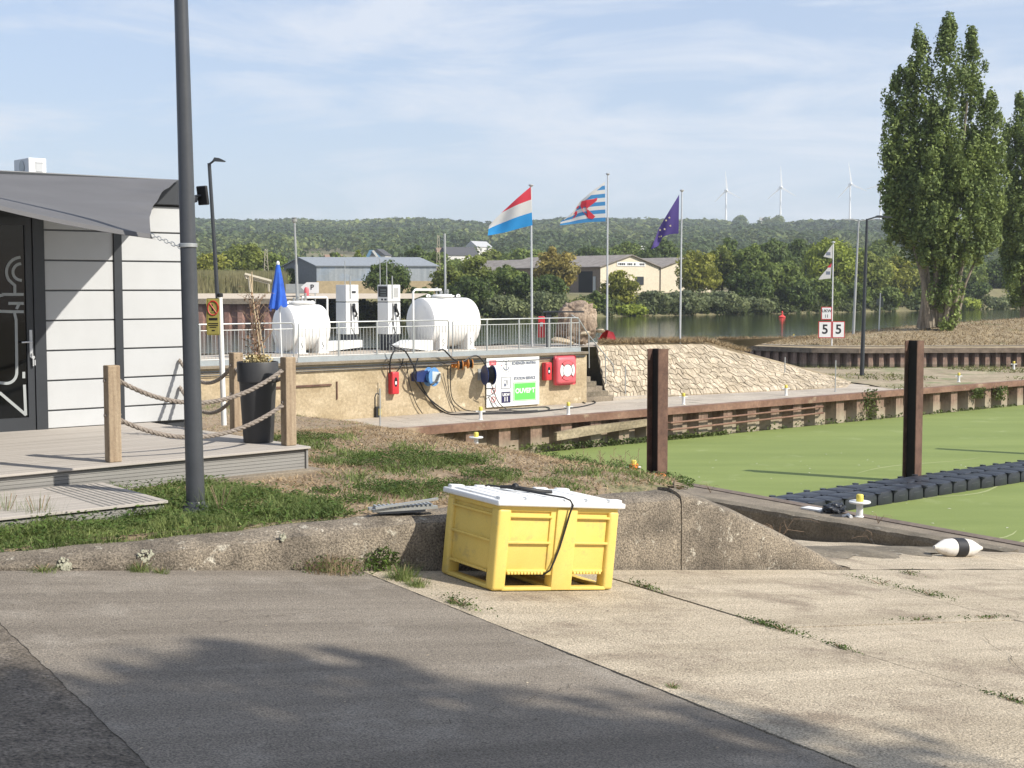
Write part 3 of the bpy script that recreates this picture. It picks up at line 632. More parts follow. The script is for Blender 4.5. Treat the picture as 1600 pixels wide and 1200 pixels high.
# planter
pt=root('planter',Vector((-2.985,16.12,.19)),0,'tall dark grey planter with a dead climbing plant on the deck','planter')
MB().lathe([(0.0,0),(.165,0),(.175,.02),(.215,.70),(.217,.715),(.235,.72),(.242,.94),(.236,.95),(.222,.95),(.215,.90),(0,.90)],seg=36,cap=False).build('pot',M_pot,pt,smooth=True)
M_twig=plain('dry_twig',(.27,.185,.12),rough=.9,island=.3); M_cane=plain('cane',(.50,.40,.26),rough=.8)
MB().tube([(.06,0,.85),(-.08,.0,1.95)],.009,6).tube([(.10,.0,.85),(.0,0,1.55)],.008,6).tube([(-.04,.05,.85),(-.06,.03,2.0)],.008,6).build('cane',M_cane,pt)
mb=MB(); rs=random.Random(3)
for k in range(46):
    z=.9+rs.random()**1.3*.8; x=.0-.05*(z-.9); a=rs.random()*6.28; L=.08+.2*rs.random()*(1.5-abs(z-1.15)); p0=Vector((x,0,z)); p1_=p0+Vector((math.cos(a)*L*.6,math.sin(a)*L*.6,L*.8)); p2_=p1_+Vector((math.cos(a+.8)*L*.35,math.sin(a+.8)*L*.3,L*(.2-rs.random()*.6)))
    mb.tube([p0,p1_,p2_],.0035,4,r1=.0018)
for k in range(6):
    mb.tube([(rs.uniform(-.05,.05),rs.uniform(-.05,.05),.88),(rs.uniform(-.06,.04),0,1.2),(rs.uniform(-.1,0),0,1.7)],.007,5,r1=.003)
mb.build('dead_stems',M_twig,pt)
n=500; c=np.c_[RNG.normal(0,.075,n),RNG.normal(0,.075,n),.93+RNG.random(n)*.10]; npmesh('dry_leaves',leaves(c,rnd_unit(n),np.full(n,.018)),4,plain('straw_leaf',(.42,.34,.16),island=.35),pt)
n=120; c=np.c_[RNG.normal(-.02,.05,n),RNG.normal(0,.07,n),1.0+RNG.random(n)*.75]; npmesh('withered_leaves',leaves(c,rnd_unit(n),np.full(n,.02)),4,plain('brown_leaf',(.22,.12,.07),island=.35),pt)
# ================================================================== SIGNS NEAR LEFT
q=P(350,655,0); d=22.5; q=at(350,655,d); 
sp=root('sign_post',q,0,'white post with yellow no smoking board beside the lamp pole','sign')
hp=at(343,463,d).z-q.z
MB().tube([(0,0,-.1),(-.04,0,hp)],.043,14).build('post',M_wp,sp,smooth=True)
MB().lathe([(.05,0),(.052,.01),(.052,.05),(.04,.06),(0,.062)],(-.04,0,hp-.01),seg=14).build('post_cap',M_blk,sp)
sg=MB().box((-.105,-.01,-.3),(.105,.008,.3),.02).build('board',M_sy,sp); sg.location=(-.14,-.05,hp-.33)
mb=MB(); pl=[(.085*math.cos(a),-.014,.14+.115*math.sin(a)) for a in [2*math.pi*k/32 for k in range(33)]]
for a,b in zip(pl,pl[1:]): mb.tube([a,b],.010,5)
mb.tube([(-.055,-.014,.22),(.055,-.014,.06)],.008,5); mb.build('no_smoking_ring',M_sred,sg)
MB().box((-.022,-.013,.09),(-.004,-.0101,.2)).tube([(-.01,-.012,.13),(.03,-.012,.1)],.006,5).build('cigarette_mark',M_ink,sg)
MB().box((-.066,-.0125,.06),(.066,-.0102,.065)).box((-.07,-.0125,-.06),(.07,-.0102,-.02)).box((-.08,-.0125,-.12),(.08,-.0102,-.105)).box((-.08,-.0125,-.15),(.08,-.0102,-.135)).box((-.06,-.0125,-.18),(.05,-.0102,-.165)).box((-.025,-.0125,-.235),(.025,-.0102,-.215)).build('printed_lines',M_ink,sg)
# far street lamp over the terrace
def street_lamp(pb,hgt,heads,label,m=M_dgrey,lean=(0,0),r0=.07,r1=.045,group=None):
    r_=root('street_lamp',pb,0,label,'street lamp',group); tp=Vector((lean[0]*hgt,lean[1]*hgt,hgt))
    MB().tube([(0,0,-.2),tp*.5,tp],r0,12,r1=r1).build('pole',m,r_,smooth=True)
    for sx in heads:
        s=1 if sx>0 else -1; a=abs(sx)
        MB().tube([tp-Vector((0,0,.03)),tp+Vector((s*a*.35,0,.07)),tp+Vector((s*a*.5,0,.08))],.03,8).build('arm',m,r_)
        MB().prism([tp+Vector((s*a*.3,-.13,.06)),tp+Vector((s*a*.45,-.13,.15)),tp+Vector((s*a*.8,-.13,.13)),tp+Vector((s*a*1.15,-.13,.07)),tp+Vector((s*a*1.1,-.13,.04))],(0,.26,0)).build('lamp_head',m,r_)
    return r_
q=at(346,560,38.5); street_lamp(q,at(331,255,38.5).z-q.z,[.38],'slim dark street lamp left of the blue parasol, beyond the yellow board',lean=(-.048,0),r0=.062,r1=.05)
# ================================================================== RAILINGS
rail_z=-.10
def railing(px0,px1,lab,posts):
    n0=34.02; v0=hitn(px0,520,n0).dot(V); v1=hitn(px1,520,n0).dot(V); L=v1-v0; Hh=1.12
    r_=root('railing',vn(v0,n0,rail_z),A_,lab,'railing','galvanised railings on the fuel terrace')
    MB().tube([(0,0,-.0),(0,0,Hh-.06),(.06,0,Hh),(L-.06,0,Hh),(L,0,Hh-.06),(L,0,0)],.021,8).build('top_rail',M_gal,r_,smooth=True)
    MB().tube([(0,0,Hh-.17),(L,0,Hh-.17)],.013,6).build('mid_rail',M_gal,r_)
    MB().tube([(0,0,.16),(L,0,.16)],.012,6).build('bottom_rail',M_gal,r_)
    for px in posts:
        x=hitn(px,520,n0).dot(V)-v0; MB().box((x-.02,-.02,-.05),(x+.02,.02,Hh)).build('post',M_gal,r_)
    MB().box((-.05,-.03,-.02),(L+.05,-.01,.14)).build('edge_board',plain('zinc_board',(.34,.37,.38),rough=.5,metal=.2),r_)
    nb=int(L/.112); m0=None
    for k in range(1,nb):
        if m0 is None: m0=MB().box((-.0055,-.0055,.16),(.0055,.0055,Hh-.17)).build('baluster',M_gal,r_); b_=m0
        else: b_=m0.copy(); COL.objects.link(b_); b_.parent=r_
        b_.location=(L*k/nb,0,0)
railing(250,458.5,'left stretch of galvanised railing, between grey lamp pole and left tank',[312,405])
railing(466.5,701,'middle stretch of galvanised railing, in front of the two fuel pumps',[529,589,646])
railing(707.5,905,'right stretch of galvanised railing, ending at the boulder and stairs',[761,811,858,892])
# ================================================================== TANKS
def tank(px,py,d,Lt,Dt,lab,flip=1,ext=1.7):
    q=at(px,py,d); q.z=zt; r_=root('fuel_tank',q,A_,lab,'fuel tank','white fuel tanks on the terrace')
    R_=Dt/2; zc=R_+.06; dish=.17
    prof=[(0,-Lt/2-dish),(R_*.35,-Lt/2-dish*.92),(R_*.7,-Lt/2-dish*.62),(R_*.9,-Lt/2-dish*.28),(R_*.985,-Lt/2-dish*.05),(R_,-Lt/2+.03)]
    prof+=[(R_,0)]+[(r,-x) for r,x in prof[::-1]]
    MB().lathe(prof,(0,0,zc),(1,0,0),48,cap=False).build('shell',M_white,r_,smooth=True)
    for sx in (-1,1):
        x=sx*Lt*.30; mb=MB(); a=[(-R_*.93,0),(R_*.93,0),(R_*.93,zc*.70),(-R_*.93,zc*.70)]; mb.prism([(x-.15,p[0],p[1]) for p in a],(.30,0,0)); mb.box((x-.2,-R_*1.0,0),(x+.2,R_*1.0,.03)); lg=mb.build('saddle',M_white,r_)
        MB().tube([(x+.02,-R_*.94,.40),(x-.04,-R_*.94,.3),(x+.04,-R_*.94,.25),(x-.02,-R_*.94,.14)],.008,5).build('earth_cable',M_dgrey,lg)
    for sx in (-1,0,1): MB().tube([(sx*Lt*.42,(R_+.002)*math.cos(a),zc+(R_+.002)*math.sin(a)) for a in [k*math.pi/24 for k in range(49)]],.006,5,cap=False).build('weld_seam',M_white,r_)
    for sx in (-1,1):
        mb=MB(); x=sx*Lt*.33; c=zc+R_
        ring=[(x+.09*math.cos(a),0,c+.06+.07*math.sin(a)) for a in [R(-30+24*k) for k in range(11)]]
        mb.prism([(p[0],-.015,p[2]) for p in ring],(0,.03,0)); lu=mb.build('lifting_lug',M_white,r_)
        MB().lathe([(.025,0),(.025,.034)],(x,-.017,c+.065),(0,1,0),12).build('lug_hole',M_dgrey,lu)
    mx_=-.02*Lt
    mb=MB().lathe([(.36,-.06),(.36,.06),(.42,.06),(.42,.10),(0.36,.10),(.33,.14),(0,.15)],(mx_,0,zc+R_-.02),seg=28)
    for k in range(12): a=k*math.pi/6; mb.lathe([(.022,0),(.022,.05)],(mx_+.385*math.cos(a),.385*math.sin(a),zc+R_+.04),seg=6)
    mh=mb.build('manhole',M_white,r_,smooth=True)
    mb=MB(); rs=random.Random(int(px))
    for k in range(5):
        a=k*1.3; x=mx_+.2*math.cos(a); y=.2*math.sin(a); hh=.12+.16*rs.random(); mb.lathe([(.03,0),(.03,hh*.5),(.055,hh*.5),(.055,hh*.62),(.035,hh*.65),(.045,hh)],(x,y,zc+R_+.1),seg=10)
    mb.build('valve',M_gal,mh)
    return r_,zc+R_
tl,tlz=tank(471,552,45.1,1.30,1.52,'smaller left white fuel tank with flat end beside the blue parasol')
tr_,trz=tank(693,545,48.0,1.95,1.72,'larger right white fuel tank between a fuel pump and the flags')
def pipe(name,pts,r,par,m=M_white): return MB().tube(pts,r,8).build(name,m,par,smooth=True)
pipe('vent_pipe',[(-.10,.05,tlz),(-.13,.05,tlz+1.3)],.05,tl,M_gal); pipe('vent_pipe',[(-.13,.05,tlz+1.3),(-.18,.05,at(462,345,45.1).z-zt)],.038,tl,M_gal)
MB().lathe([(.04,0),(.09,.03),(.1,.1),(.05,.12),(.1,.16),(0,.17)],(-.18,.05,at(462,348,45.1).z-zt),seg=14).build('vent_cap',M_gal,tl,smooth=True)
pipe('fill_pipe',[(.05,0,tlz+.12),(.05,0,tlz+.24),(.95,0,tlz+.24),(1.0,0,tlz+.20),(1.0,0,.1)],.035,tl)
pipe('cross_pipe',[(-.9,.2,tlz+.27),(.5,.2,tlz+.27)],.02,tl,M_dgrey)
pipe('vent_pipe',[(.12,.05,trz),(.12,.05,trz+.8),(.10,.05,at(683,365,48).z-zt)],.04,tr_,M_gal)
pipe('fill_pipe',[(-.1,0,trz+.12),(-.1,0,trz+.28),(-1.2,0,trz+.28),(-1.28,0,trz+.2),(-1.28,0,.1)],.04,tr_)
ps=root('parking_sign',at(488,470,45.8)*1.0,0,'white arrow shaped board with letter P above the left tank','sign')
ps.location.z=zt; hz=at(488,450,45.8).z-zt
MB().tube([(.1,0,0),(.1,0,hz)],.02,6).build('post',M_gal,ps)
MB().prism([(-.38,-.02,hz+.03),(-.18,-.02,hz+.19),(.22,-.02,hz+.19),(.22,-.02,hz-.17),(-.18,-.02,hz-.17)],(0,.03,0)).build('board',M_wp,ps)
text('P',.24,M_ink,ps,(.0,-.026,hz+.02),bold=.004)
tag(MB().lathe([(0,0),(.06,.01),(.08,.05),(.08,.3),(.05,.36),(0,.37)],at(479,466,45.4),seg=12).build('fire_bell',M_pink,smooth=True),'small pink red cylinder beside the P board above the left tank','cylinder')
# parasol
q=at(440,552,41.6); q.z=zt; pr=root('parasol',q,0,'closed blue parasol standing behind the railing at the left tank','parasol')
zt1=at(434,412,41.6).z-zt; zb1=at(434,478,41.6).z-zt
MB().tube([(.0,0,0),(-.05,0,zb1+.3),(-.08,0,zt1)],.022,8).build('pole',M_wp,pr)
mb=MB(); rows=[]
for i in range(15):
    t=i/14; rr=.045+.21*t**.85; z=zt1+(zb1-zt1)*t; row=[]
    for k in range(33):
        a=2*math.pi*k/32; f=1+.28*math.cos(a*6+t*1.5)*t; zz_=z+(-.13*max(0,math.cos(a+2.4))+.05*math.cos(6*a))*t**3; row.append((-.08+.03*t-.04*t*t+rr*f*math.cos(a)*.95,rr*f*math.sin(a)*.9,zz_))
    rows.append(row)
mb.grid(rows).build('canopy',M_blue,pr,smooth=True)
MB().lathe([(.05,0),(.055,.05),(.035,.10),(0,.12)],(-.08,0,zt1-.03),seg=12).build('finial',M_wp,pr); MB().lathe([(.05,0),(.05,.06)],(-.055,0,zb1-.03),seg=10).build('clasp',M_wp,pr)
# ================================================================== FUEL PUMPS
def pump(px,lab,screen):
    d=47.0; q=at(px,533,d); z0=zt+.27
    q.z=zt; r_=root('fuel_pump',q,A_-R(1),lab,'fuel pump','white fuel dispensers between the tanks')
    Wd,Dd=.50,.66; H0=at(px,532,d).z-zt; H1=at(px,445,d).z-zt
    hb=H0+.22; hm=H0+(H1-H0)*.70
    MB().box((-Wd/2+.04,-Dd/2+.04,0.0),(Wd/2-.04,Dd/2-.04,hb)).build('base',M_blk2,r_)
    MB().box((-Wd/2,-Dd/2,hb),(Wd/2,Dd/2,hm-.03),.012).build('cabinet',M_wp,r_)
    MB().box((-Wd/2+.015,-Dd/2+.015,hm-.03),(Wd/2-.015,Dd/2-.015,hm)).build('joint_band',M_dgrey,r_)
    MB().box((-Wd/2,-Dd/2,hm),(Wd/2,Dd/2,H1),.012).build('head',M_wp,r_)
    if screen:
        sc=MB().box((-Wd/2-.006,-Dd/2+.04,hm+.16),(-Wd/2+.01,Dd/2-.06,H1-.05)).build('display',M_blk,r_)
        mb=MB()
        for k in range(3): mb.box((-Wd/2-.009,-Dd/2+.1,hm+.20+k*.085),(-Wd/2-.0062,Dd/2-.2,hm+.245+k*.085))
        mb.build('digit_window',plain('lcd_grey',(.12,.14,.14)),sc)
        MB().box((-Wd/2-.006,-Dd/2+.08,hm+.04),(-Wd/2-.0005,-Dd/2+.22,hm+.1)).box((-Wd/2-.006,-Dd/2+.3,hm+.04),(-Wd/2-.0005,-Dd/2+.42,hm+.1)).build('keypad',M_blk2,r_)
        MB().box((-.02,-Dd/2-.005,hm+.14),(.16,-Dd/2-.0005,H1-.1)).build('notice',plain('notice_grey',(.38,.38,.37)),r_)
    else: MB().box((-.02,-Dd/2-.005,hm+.28),(.14,-Dd/2-.0005,hm+.36)).build('notice',M_dgrey,r_)
    MB().box((.0,-Dd/2-.012,hm-.36),(.12,-Dd/2-.0005,hm-.06),.01).build('nozzle_recess',M_blk2,r_)
    MB().tube([(.02,-Dd/2-.03,hm-.12),(.06,-Dd/2-.09,hm-.3),(.11,-Dd/2-.1,hm-.42),(.08,-Dd/2-.06,hm-.52)],.036,8).build('nozzle',M_blk,r_,smooth=True)
    MB().tube([(-.06,-Dd/2-.02,hm-.05),(-.06,-Dd/2-.05,hb+.2),(.08,-Dd/2-.16,.35),(.16,-Dd/2-.2,.5),(.14,-Dd/2-.1,hm-.5),(.08,-Dd/2-.06,hm-.5)],.014,8).build('hose',M_blk,r_,smooth=True)
    MB().tube([(-.08,0,H1-.35),(-.08,0,H1+.82)],.014,6).tube([(-.08,-Dd/2-.01,hm+.1),(-.08,-Dd/2-.01,H1+.3)],.02,6).build('mast',M_gal,r_)
    for k in range(3): pass
    return r_,H1
pump(543,'left white fuel pump with plain head and black nozzle',False); pm,H1=pump(608,'right white fuel pump with black display window',True)
MB().tube([(-.28,.1,H1-.02),(-.29,.1,H1+.86)],.016,6).tube([(-.29,.1,H1+.86),(-.36,.1,H1+.96),(-.42,.1,H1+.72)],.01,5).build('antenna',M_gal,pm)
for px,lab in ((533,'white steel drip tray block beside the left pump'),(655,'white steel block beside the right pump')):
    q=at(px,540,46.3); q.z=zt; b_=root('plinth',q,A_,lab,'plinth'); MB().prism([(-.7,-.15,.0),(.75,-.15,.12),(.75,-.15,.36),(-.7,-.15,.34)] if px==533 else [(-.9,-.15,.16),(.3,-.15,.0),(.45,-.15,.02),(.45,-.15,.36),(-.5,-.15,.38),(-.9,-.15,.22)],(0,.5,0)).build('block',M_wp,b_)
# ================================================================== THINGS ON THE OCHRE WALL
def wallroot(name,px,py,lab,cat,group=None,n=33.9): 
    h=hitn(px,py,n); return root(name,h,A_,lab,cat,group)
def firebox(px,py,h,w,lab):
    r_=wallroot('extinguisher_box',px,py,lab,'extinguisher box','red extinguisher boxes on the wall')
    MB().box((-w/2,-.24,-h/2),(w/2,-.0,h/2),.035,seg=3).build('case',M_red,r_,smooth=True)
    MB().box((-w/2-.003,-.16,-h/2+.03),(w/2+.003,-.15,h/2-.03)).build('seam',M_ink,r_)
    wd=MB().prism([(.06*math.cos(a),-.243,h*.05+h*.22*math.sin(a)) for a in [2*math.pi*k/20 for k in range(20)]],(0,.008,0)).build('window',M_ink,r_)
    MB().box((-.03,-.247,-h*.06),(.03,-.244,h*.08)).build('label',M_wp,wd)
    MB().box((w/2,-.17,h*.2),(w/2+.02,-.13,h*.3)).box((w/2,-.17,-h*.3),(w/2+.02,-.13,-h*.2)).build('hinge',M_red,r_)
firebox(611.5,598,.66,.25,'tall red extinguisher box left of the blue hose reel'); firebox(850.5,580,.58,.25,'small red extinguisher box between the white board and ring cabinet')
# lifebuoy cabinet
lb=wallroot('lifebuoy_cabinet',877,578,'faded red lifebuoy cabinet with white ring at the wall end','lifebuoy cabinet')
MB().box((-.43,-.30,-.46),(.43,-.0,.46),.13,seg=5).box((-.45,-.19,-.48),(.45,-.15,.48),.06,seg=4).build('case',M_pink,lb,smooth=True)
def ringseg(mb,cx,cz,r0,r1,a0,a1,y0,y1,n=12):
    inn=[(cx+r0*math.cos(a0+(a1-a0)*i/n),y0,cz+r0*math.sin(a0+(a1-a0)*i/n)) for i in range(n+1)]; out=[(cx+r1*math.cos(a0+(a1-a0)*i/n),y0,cz+r1*math.sin(a0+(a1-a0)*i/n)) for i in range(n+1)]
    for i in range(n): mb.prism([inn[i],inn[i+1],out[i+1],out[i]],(0,y1-y0,0))
mb=MB(); ringseg(mb,0,0,.0001,.2,0,6.2832,-.312,-.30,24); mb.build('window',M_wp,lb)
mb=MB(); ringseg(mb,0,0,.2,.315,R(-38),R(38),-.318,-.30); ringseg(mb,0,0,.2,.315,R(142),R(218),-.318,-.30); mb.build('ring_band',M_wp,lb)
mb=MB(); ringseg(mb,0,0,.2,.32,R(45),R(135),-.322,-.30); ringseg(mb,0,0,.2,.32,R(225),R(315),-.322,-.30); mb.build('ring_band',M_pink,lb)
mb=MB(); ringseg(mb,0,0,.198,.208,0,6.2832,-.326,-.3,32); ringseg(mb,0,0,.314,.32,R(40),R(140),-.326,-.3); 
for k in (45,135,225,315): a=R(k); mb.tube([(.2*math.cos(a),-.324,.2*math.sin(a)),(.34*math.cos(a),-.324,.34*math.sin(a))],.008,5)
mb.build('outline',M_ink,lb)
# hose reels
def reel(px,py,r,wd,mats,lab,orient,cat='hose reel',group=None,ax=(1,0,0),proj=.28):
    rt=wallroot('hose_reel' if r>.15 else 'cable_reel',px,py,lab,cat,group); ax=Vector(ax).normalized(); c=Vector((0,-proj,0))
    for s in (-1,1): MB().lathe([(r*.3,0),(r,0),(r*1.03,.012),(r,.024),(r*.3,.024)],c+ax*(s*wd/2)-ax*.012,ax,28).build('flange',mats[0],rt,smooth=True)
    mb=MB(); nn=5
    for k in range(nn): mb.lathe([(r*.74,-wd*.08),(r*.82,0),(r*.74,wd*.08)],c+ax*(-wd*.36+wd*.72*k/(nn-1)),ax,20)
    mb.lathe([(r*.7,-wd*.45),(r*.7,wd*.45)],c,ax,20); mb.build('hose_coil',mats[1],rt,smooth=True)
    MB().box((-.05,-proj,-r*.25),(.05,0,r*.25),.005).box((-.12,-.02,-r*.6),(.12,-.001,r*.6)).build('bracket',mats[2],rt)
    return rt,c
bl,c=reel(665,588,.28,.20,(M_reelb,M_reelb,M_navy),'light blue round hose reel beside the tall red box',0,ax=(.35,-1,.0),proj=.30)
MB().prism([(-.55,-.32,-.12),(-.55,-.32,.14),(-.15,-.34,.20),(-.12,-.34,-.16)],(0,.28,0)).build('motor_housing',M_navy,bl)
MB().prism([(-.12,-.44,-.13),(.22,-.44,-.15),(.24,-.44,.14),(-.12,-.44,.18)],(0,.02,0)).build('guard_plate',plain('guard_grey',(.50,.55,.56),rough=.4),bl)
MB().tube([(-.15,-.50,-.22),(.06,-.52,-.1),(.16,-.5,.1)],.03,8).build('crank',M_dgrey,bl,smooth=True)
nv,c=reel(751,585,.30,.26,(M_navy,M_blk,M_gal),'navy and black hose reel seen edge on over the white board',0,ax=(1,-.25,0),proj=.40)
MB().tube([(-.1,-.3,-.25),(-.1,-.42,-.42),(.12,-.5,-.42)],.018,6).build('handle',M_blk,nv)
reel(710,570,.14,.13,(M_org,M_blk,M_org),'left small orange cable reel hanging under the terrace edge',0,'cable reel','orange cable reels',ax=(1,-.5,0),proj=.3)
reel(725,568,.14,.13,(M_org,M_blk,M_org),'right small orange cable reel with loose black handle',0,'cable reel','orange cable reels',ax=(1,-.4,0),proj=.3)
# hoses and cables: paths in picture terms, on the wall plane and walkway
def wp(px,py,off=.08): return hitn(px,py,33.9-off)
def fl_(px,py): return P(px,py,-1.782)
def spl(pts,n=6):
    out=[]; q=[pts[0]]+list(pts)+[pts[-1]]
    for i in range(1,len(q)-2):
        for k in range(n):
            t=k/n; a,b,c,d=q[i-1],q[i],q[i+1],q[i+2]; out.append(.5*((2*b)+(c-a)*t+(2*a-5*b+4*c-d)*t*t+(3*b-a-3*c+d)*t**3))
    return out+[q[-2]]
def hose(pts,r,lab,cat='hose',m=M_blk,name='hose'): return tag(MB().tube(spl(pts),r,7).build(name,m,smooth=True),lab,cat)
hose([wp(653,560,.3),wp(646,585,.35),wp(652,600,.3),wp(670,622),wp(690,638),wp(705,645,.2),fl_(735,646),fl_(790,644),fl_(845,642),fl_(858,640),fl_(852,636),fl_(815,638),fl_(780,640)],.022,'thick black hose curving from the blue reel down to the walkway')
hose([wp(640,562,.3),wp(648,575,.3),wp(660,605),wp(676,630),wp(692,643),fl_(712,648),fl_(760,647),fl_(820,645),fl_(870,640),fl_(905,636),fl_(926,631),fl_(930,628),fl_(922,626),fl_(910,627),fl_(914,630)],.022,'long black hose lying along the foot of the wall to the stairs')
hose([wp(635,565),wp(640,600),wp(650,630),wp(660,646)],.013,'thin black cable hanging left of the blue hose reel','cable',name='cable')
hose([wp(699,572,.25),wp(700,600,.12),wp(703,620),wp(712,644)],.013,'left thin cable hanging from the orange reels','cable',name='cable')
hose([wp(704,572,.25),wp(704,605,.12),wp(708,625),wp(722,638),wp(735,642,.15),fl_(755,643),fl_(800,641)],.015,'right thicker cable hanging from the orange reels','cable',name='cable')
hose([wp(775,600,.42),wp(772,613,.3),wp(764,620),wp(769,632),wp(774,640)],.010,'thin cable hanging under the navy reel','cable',name='cable')
hose([wp(768,601,.45),wp(772,613,.2),wp(780,630,.15),wp(792,639,.2),fl_(808,642),fl_(840,641)],.014,'thin red black hose crossing the lower left of the white board','hose')
hose([wp(612,558,.2),wp(609,568),wp(611,582,.1),wp(618,582),wp(627,572),wp(630,560)],.016,'loop of cable above the tall red box','cable',name='cable')
hose([wp(609,583,.15),wp(610,562,.3),wp(615,550,.32),wp(622,546,.32),wp(632,548,.3),wp(640,560,.3),wp(646,572,.3),wp(648,584,.35)],.024,'thick black hose arching over the terrace edge above the red box')
hose([wp(685,548,.3),wp(692,546,.32),wp(700,553,.3),wp(708,561,.3),wp(722,565,.3),wp(735,558,.3),wp(745,556,.3),wp(753,562,.35),wp(760,573,.4)],.024,'thick black hose arching from the terrace to the navy reel')
hose([wp(624,546,.3),wp(623,536,.2)+N*.5,at(617,520,45),at(613,500,46.6),at(612,480,46.7)],.018,'black supply hose from the right pump down to the terrace edge')
# jack lamp by wall
q=P(589,652,-1.8); wk=root('work_lamp',q,A_,'small black and yellow work lamp at the wall foot left of the red box','work lamp')
MB().box((-.08,-.07,0),(.1,.07,.32),.01).build('body',M_blk,wk); MB().box((.02,-.075,.06),(.1,-.068,.26)).build('label',M_yel2,wk); MB().tube([(-.06,0,.3),(-.06,0,.6),(-.02,0,.7),(.05,0,.72),(.07,0,.66)],.014,6).tube([(.05,0,.3),(.05,0,.62)],.012,6).build('handle',M_dgrey,wk)
# thin marker rods
for px,y0,y1,lab in ((594,607,668,'thin upright rod by the small yellow and black work lamp'),(977,571,622,'thin steel rod on the walkway at the foot of the stairs'),(1226,558,604,'thin steel rod on the walkway behind the stone embankment corner'),(1305,563,612,'thin steel rod at the edge of the dry peninsula')):
    q=P(px,y1,-1.8); d=q.y; z=at(px,y0,d).z; r_=root('marker_rod',q,0,lab,'rod','thin rods on the walkway'); MB().tube([(0,0,-.1),(0,0,z+1.8)],.022,8).build('rod',M_gal,r_); MB().lathe([(.05,0),(.05,.02),(.02,.03)],(0,0,-.0),seg=10).build('foot',M_gal,r_)
# ================================================================== SIGN BOARD
tlp=hitn(759.5,560,33.86); brp=hitn(842,631,33.86); sw=brp.dot(V)-tlp.dot(V); z1_=tlp.z; z0_=hitn(759.5,637,33.86).z; sh_=z1_-z0_
sb=root('sign_board',vn(tlp.dot(V),33.86,z0_),A_,'large white harbour station board with green open panel','sign')
MB().box((0,-.02,0),(sw,.0,sh_),.004).build('board',M_wp,sb)
def X(f): return sw*f
def Z(f): return sh_*(1-f)
MB().box((X(.05),-.025,Z(.145)),(X(.18),-.0202,Z(.045))).build('red_notice',plain('notice_red',(.75,.12,.14),fa=0),sb)
text('ESSENCE',.045,M_wp,sb,(X(.115),-.027,Z(.075))); text('DIESEL',.045,M_wp,sb,(X(.115),-.027,Z(.115)))
mb=MB(); cx,cz=X(.365),Z(.17)
mb.tube([(cx,-.024,cz+.12),(cx,-.024,cz-.13)],.013,5).tube([(cx-.06,-.024,cz+.06),(cx+.06,-.024,cz+.06)],.012,5)
for s in (-1,1): mb.tube([(cx,-.024,cz-.13),(cx+s*.07,-.024,cz-.11),(cx+s*.11,-.024,cz-.04)],.016,5)
ring=[(cx+.025*math.cos(a),-.024,cz+.14+.025*math.sin(a)) for a in [k*math.pi/4 for k in range(9)]]; mb.tube(ring,.008,5)
mb.build('anchor_emblem',M_sgry,sb)
mb=MB()
for k in range(12):
    if k==9: continue
    a=R(90-k*30); MB().lathe([(.017,0),(.017,.004)],(cx+.21*math.cos(a)*.9,-.0245,cz+.21*math.sin(a)),(0,1,0),5).build('star',M_sgry,sb); a=R(180); MB().lathe([(.02,0),(.02,.004)],(cx+.19*math.cos(a),-.0245,cz+.02),(0,1,0),5).build('red_star',M_sred,sb)
text('SCHENGEN MARINA',.135,M_sgry,sb,(X(.70),-.026,Z(.125)),sx=.80,bold=.005); text('- - - - - - -   - - -   - - - - - - -',.06,M_sgry,sb,(X(.70),-.024,Z(.185)),sx=.75)
text('STATION SERVICE',.125,M_sgry,sb,(X(.715),-.026,Z(.44)),sx=.88,bold=.005)
MB().box((X(.50),-.026,Z(.905)),(X(.935),-.0202,Z(.52)),.0).build('open_panel_border',M_green,sb)
MB().box((X(.508),-.028,Z(.895)),(X(.927),-.0262,Z(.53))).build('panel_line',M_wp,sb)
MB().box((X(.517),-.030,Z(.885)),(X(.918),-.0282,Z(.54))).build('open_panel',M_green,sb)
text('OUVERT',.21,M_wp,sb,(X(.72),-.034,Z(.70)),bold=.008)
mb=MB(); x0,x1,za,zb_=X(.275),X(.445),Z(.63),Z(.40)
for a,b in (((x0,za),(x1,za)),((x1,za),(x1,zb_)),((x1,zb_),(x0,zb_)),((x0,zb_),(x0,za))): mb.tube([(a[0],-.024,a[1]),(b[0],-.024,b[1])],.009,4)
cx=X(.35); cz=Z(.53); mb.box((cx-.06,-.026,cz-.09),(cx+.04,-.021,cz+.0)); 
for a,b in (((-.06,0),(-.06,.1)),((-.06,.1),(.04,.1)),((.04,.1),(.04,0)),((.04,.06),(.09,.04)),((.09,.04),(.09,-.06)),((.06,.11),(.1,.06))): mb.tube([(cx+a[0],-.024,cz+a[1]),(cx+b[0],-.024,cz+b[1])],.008,4)
mb.build('pump_pictogram',M_sgry,sb)
MB().box((X(.275),-.026,Z(.925)),(X(.445),-.0202,Z(.70))).build('channel_panel',M_dblue,sb)
text('UKW',.12,M_wp,sb,(X(.36),-.028,Z(.76)),bold=.006); text('11',.19,M_wp,sb,(X(.36),-.028,Z(.855)),bold=.008)
for f,nm in ((.27,'no_entry_mark'),(.66,'no_fire_mark'),(.84,'no_smoking_mark')):
    mb=MB(); cx=X(.125); cz=Z(f); ring=[(cx+.085*math.cos(a),-.024,cz+.085*math.sin(a)) for a in [k*math.pi/10 for k in range(21)]]; mb.tube(ring,.010,5).tube([(cx-.05,-.024,cz+.06),(cx+.05,-.024,cz-.06)],.009,5); mb.build('prohibition_ring',M_sred,sb)
    MB().box((cx-.03,-.023,cz-.02),(cx+.03,-.0205,cz+.01)).box((cx-.09,-.023,cz-.125),(cx+.1,-.0205,cz-.115)).build('pictogram',M_sgry,sb)
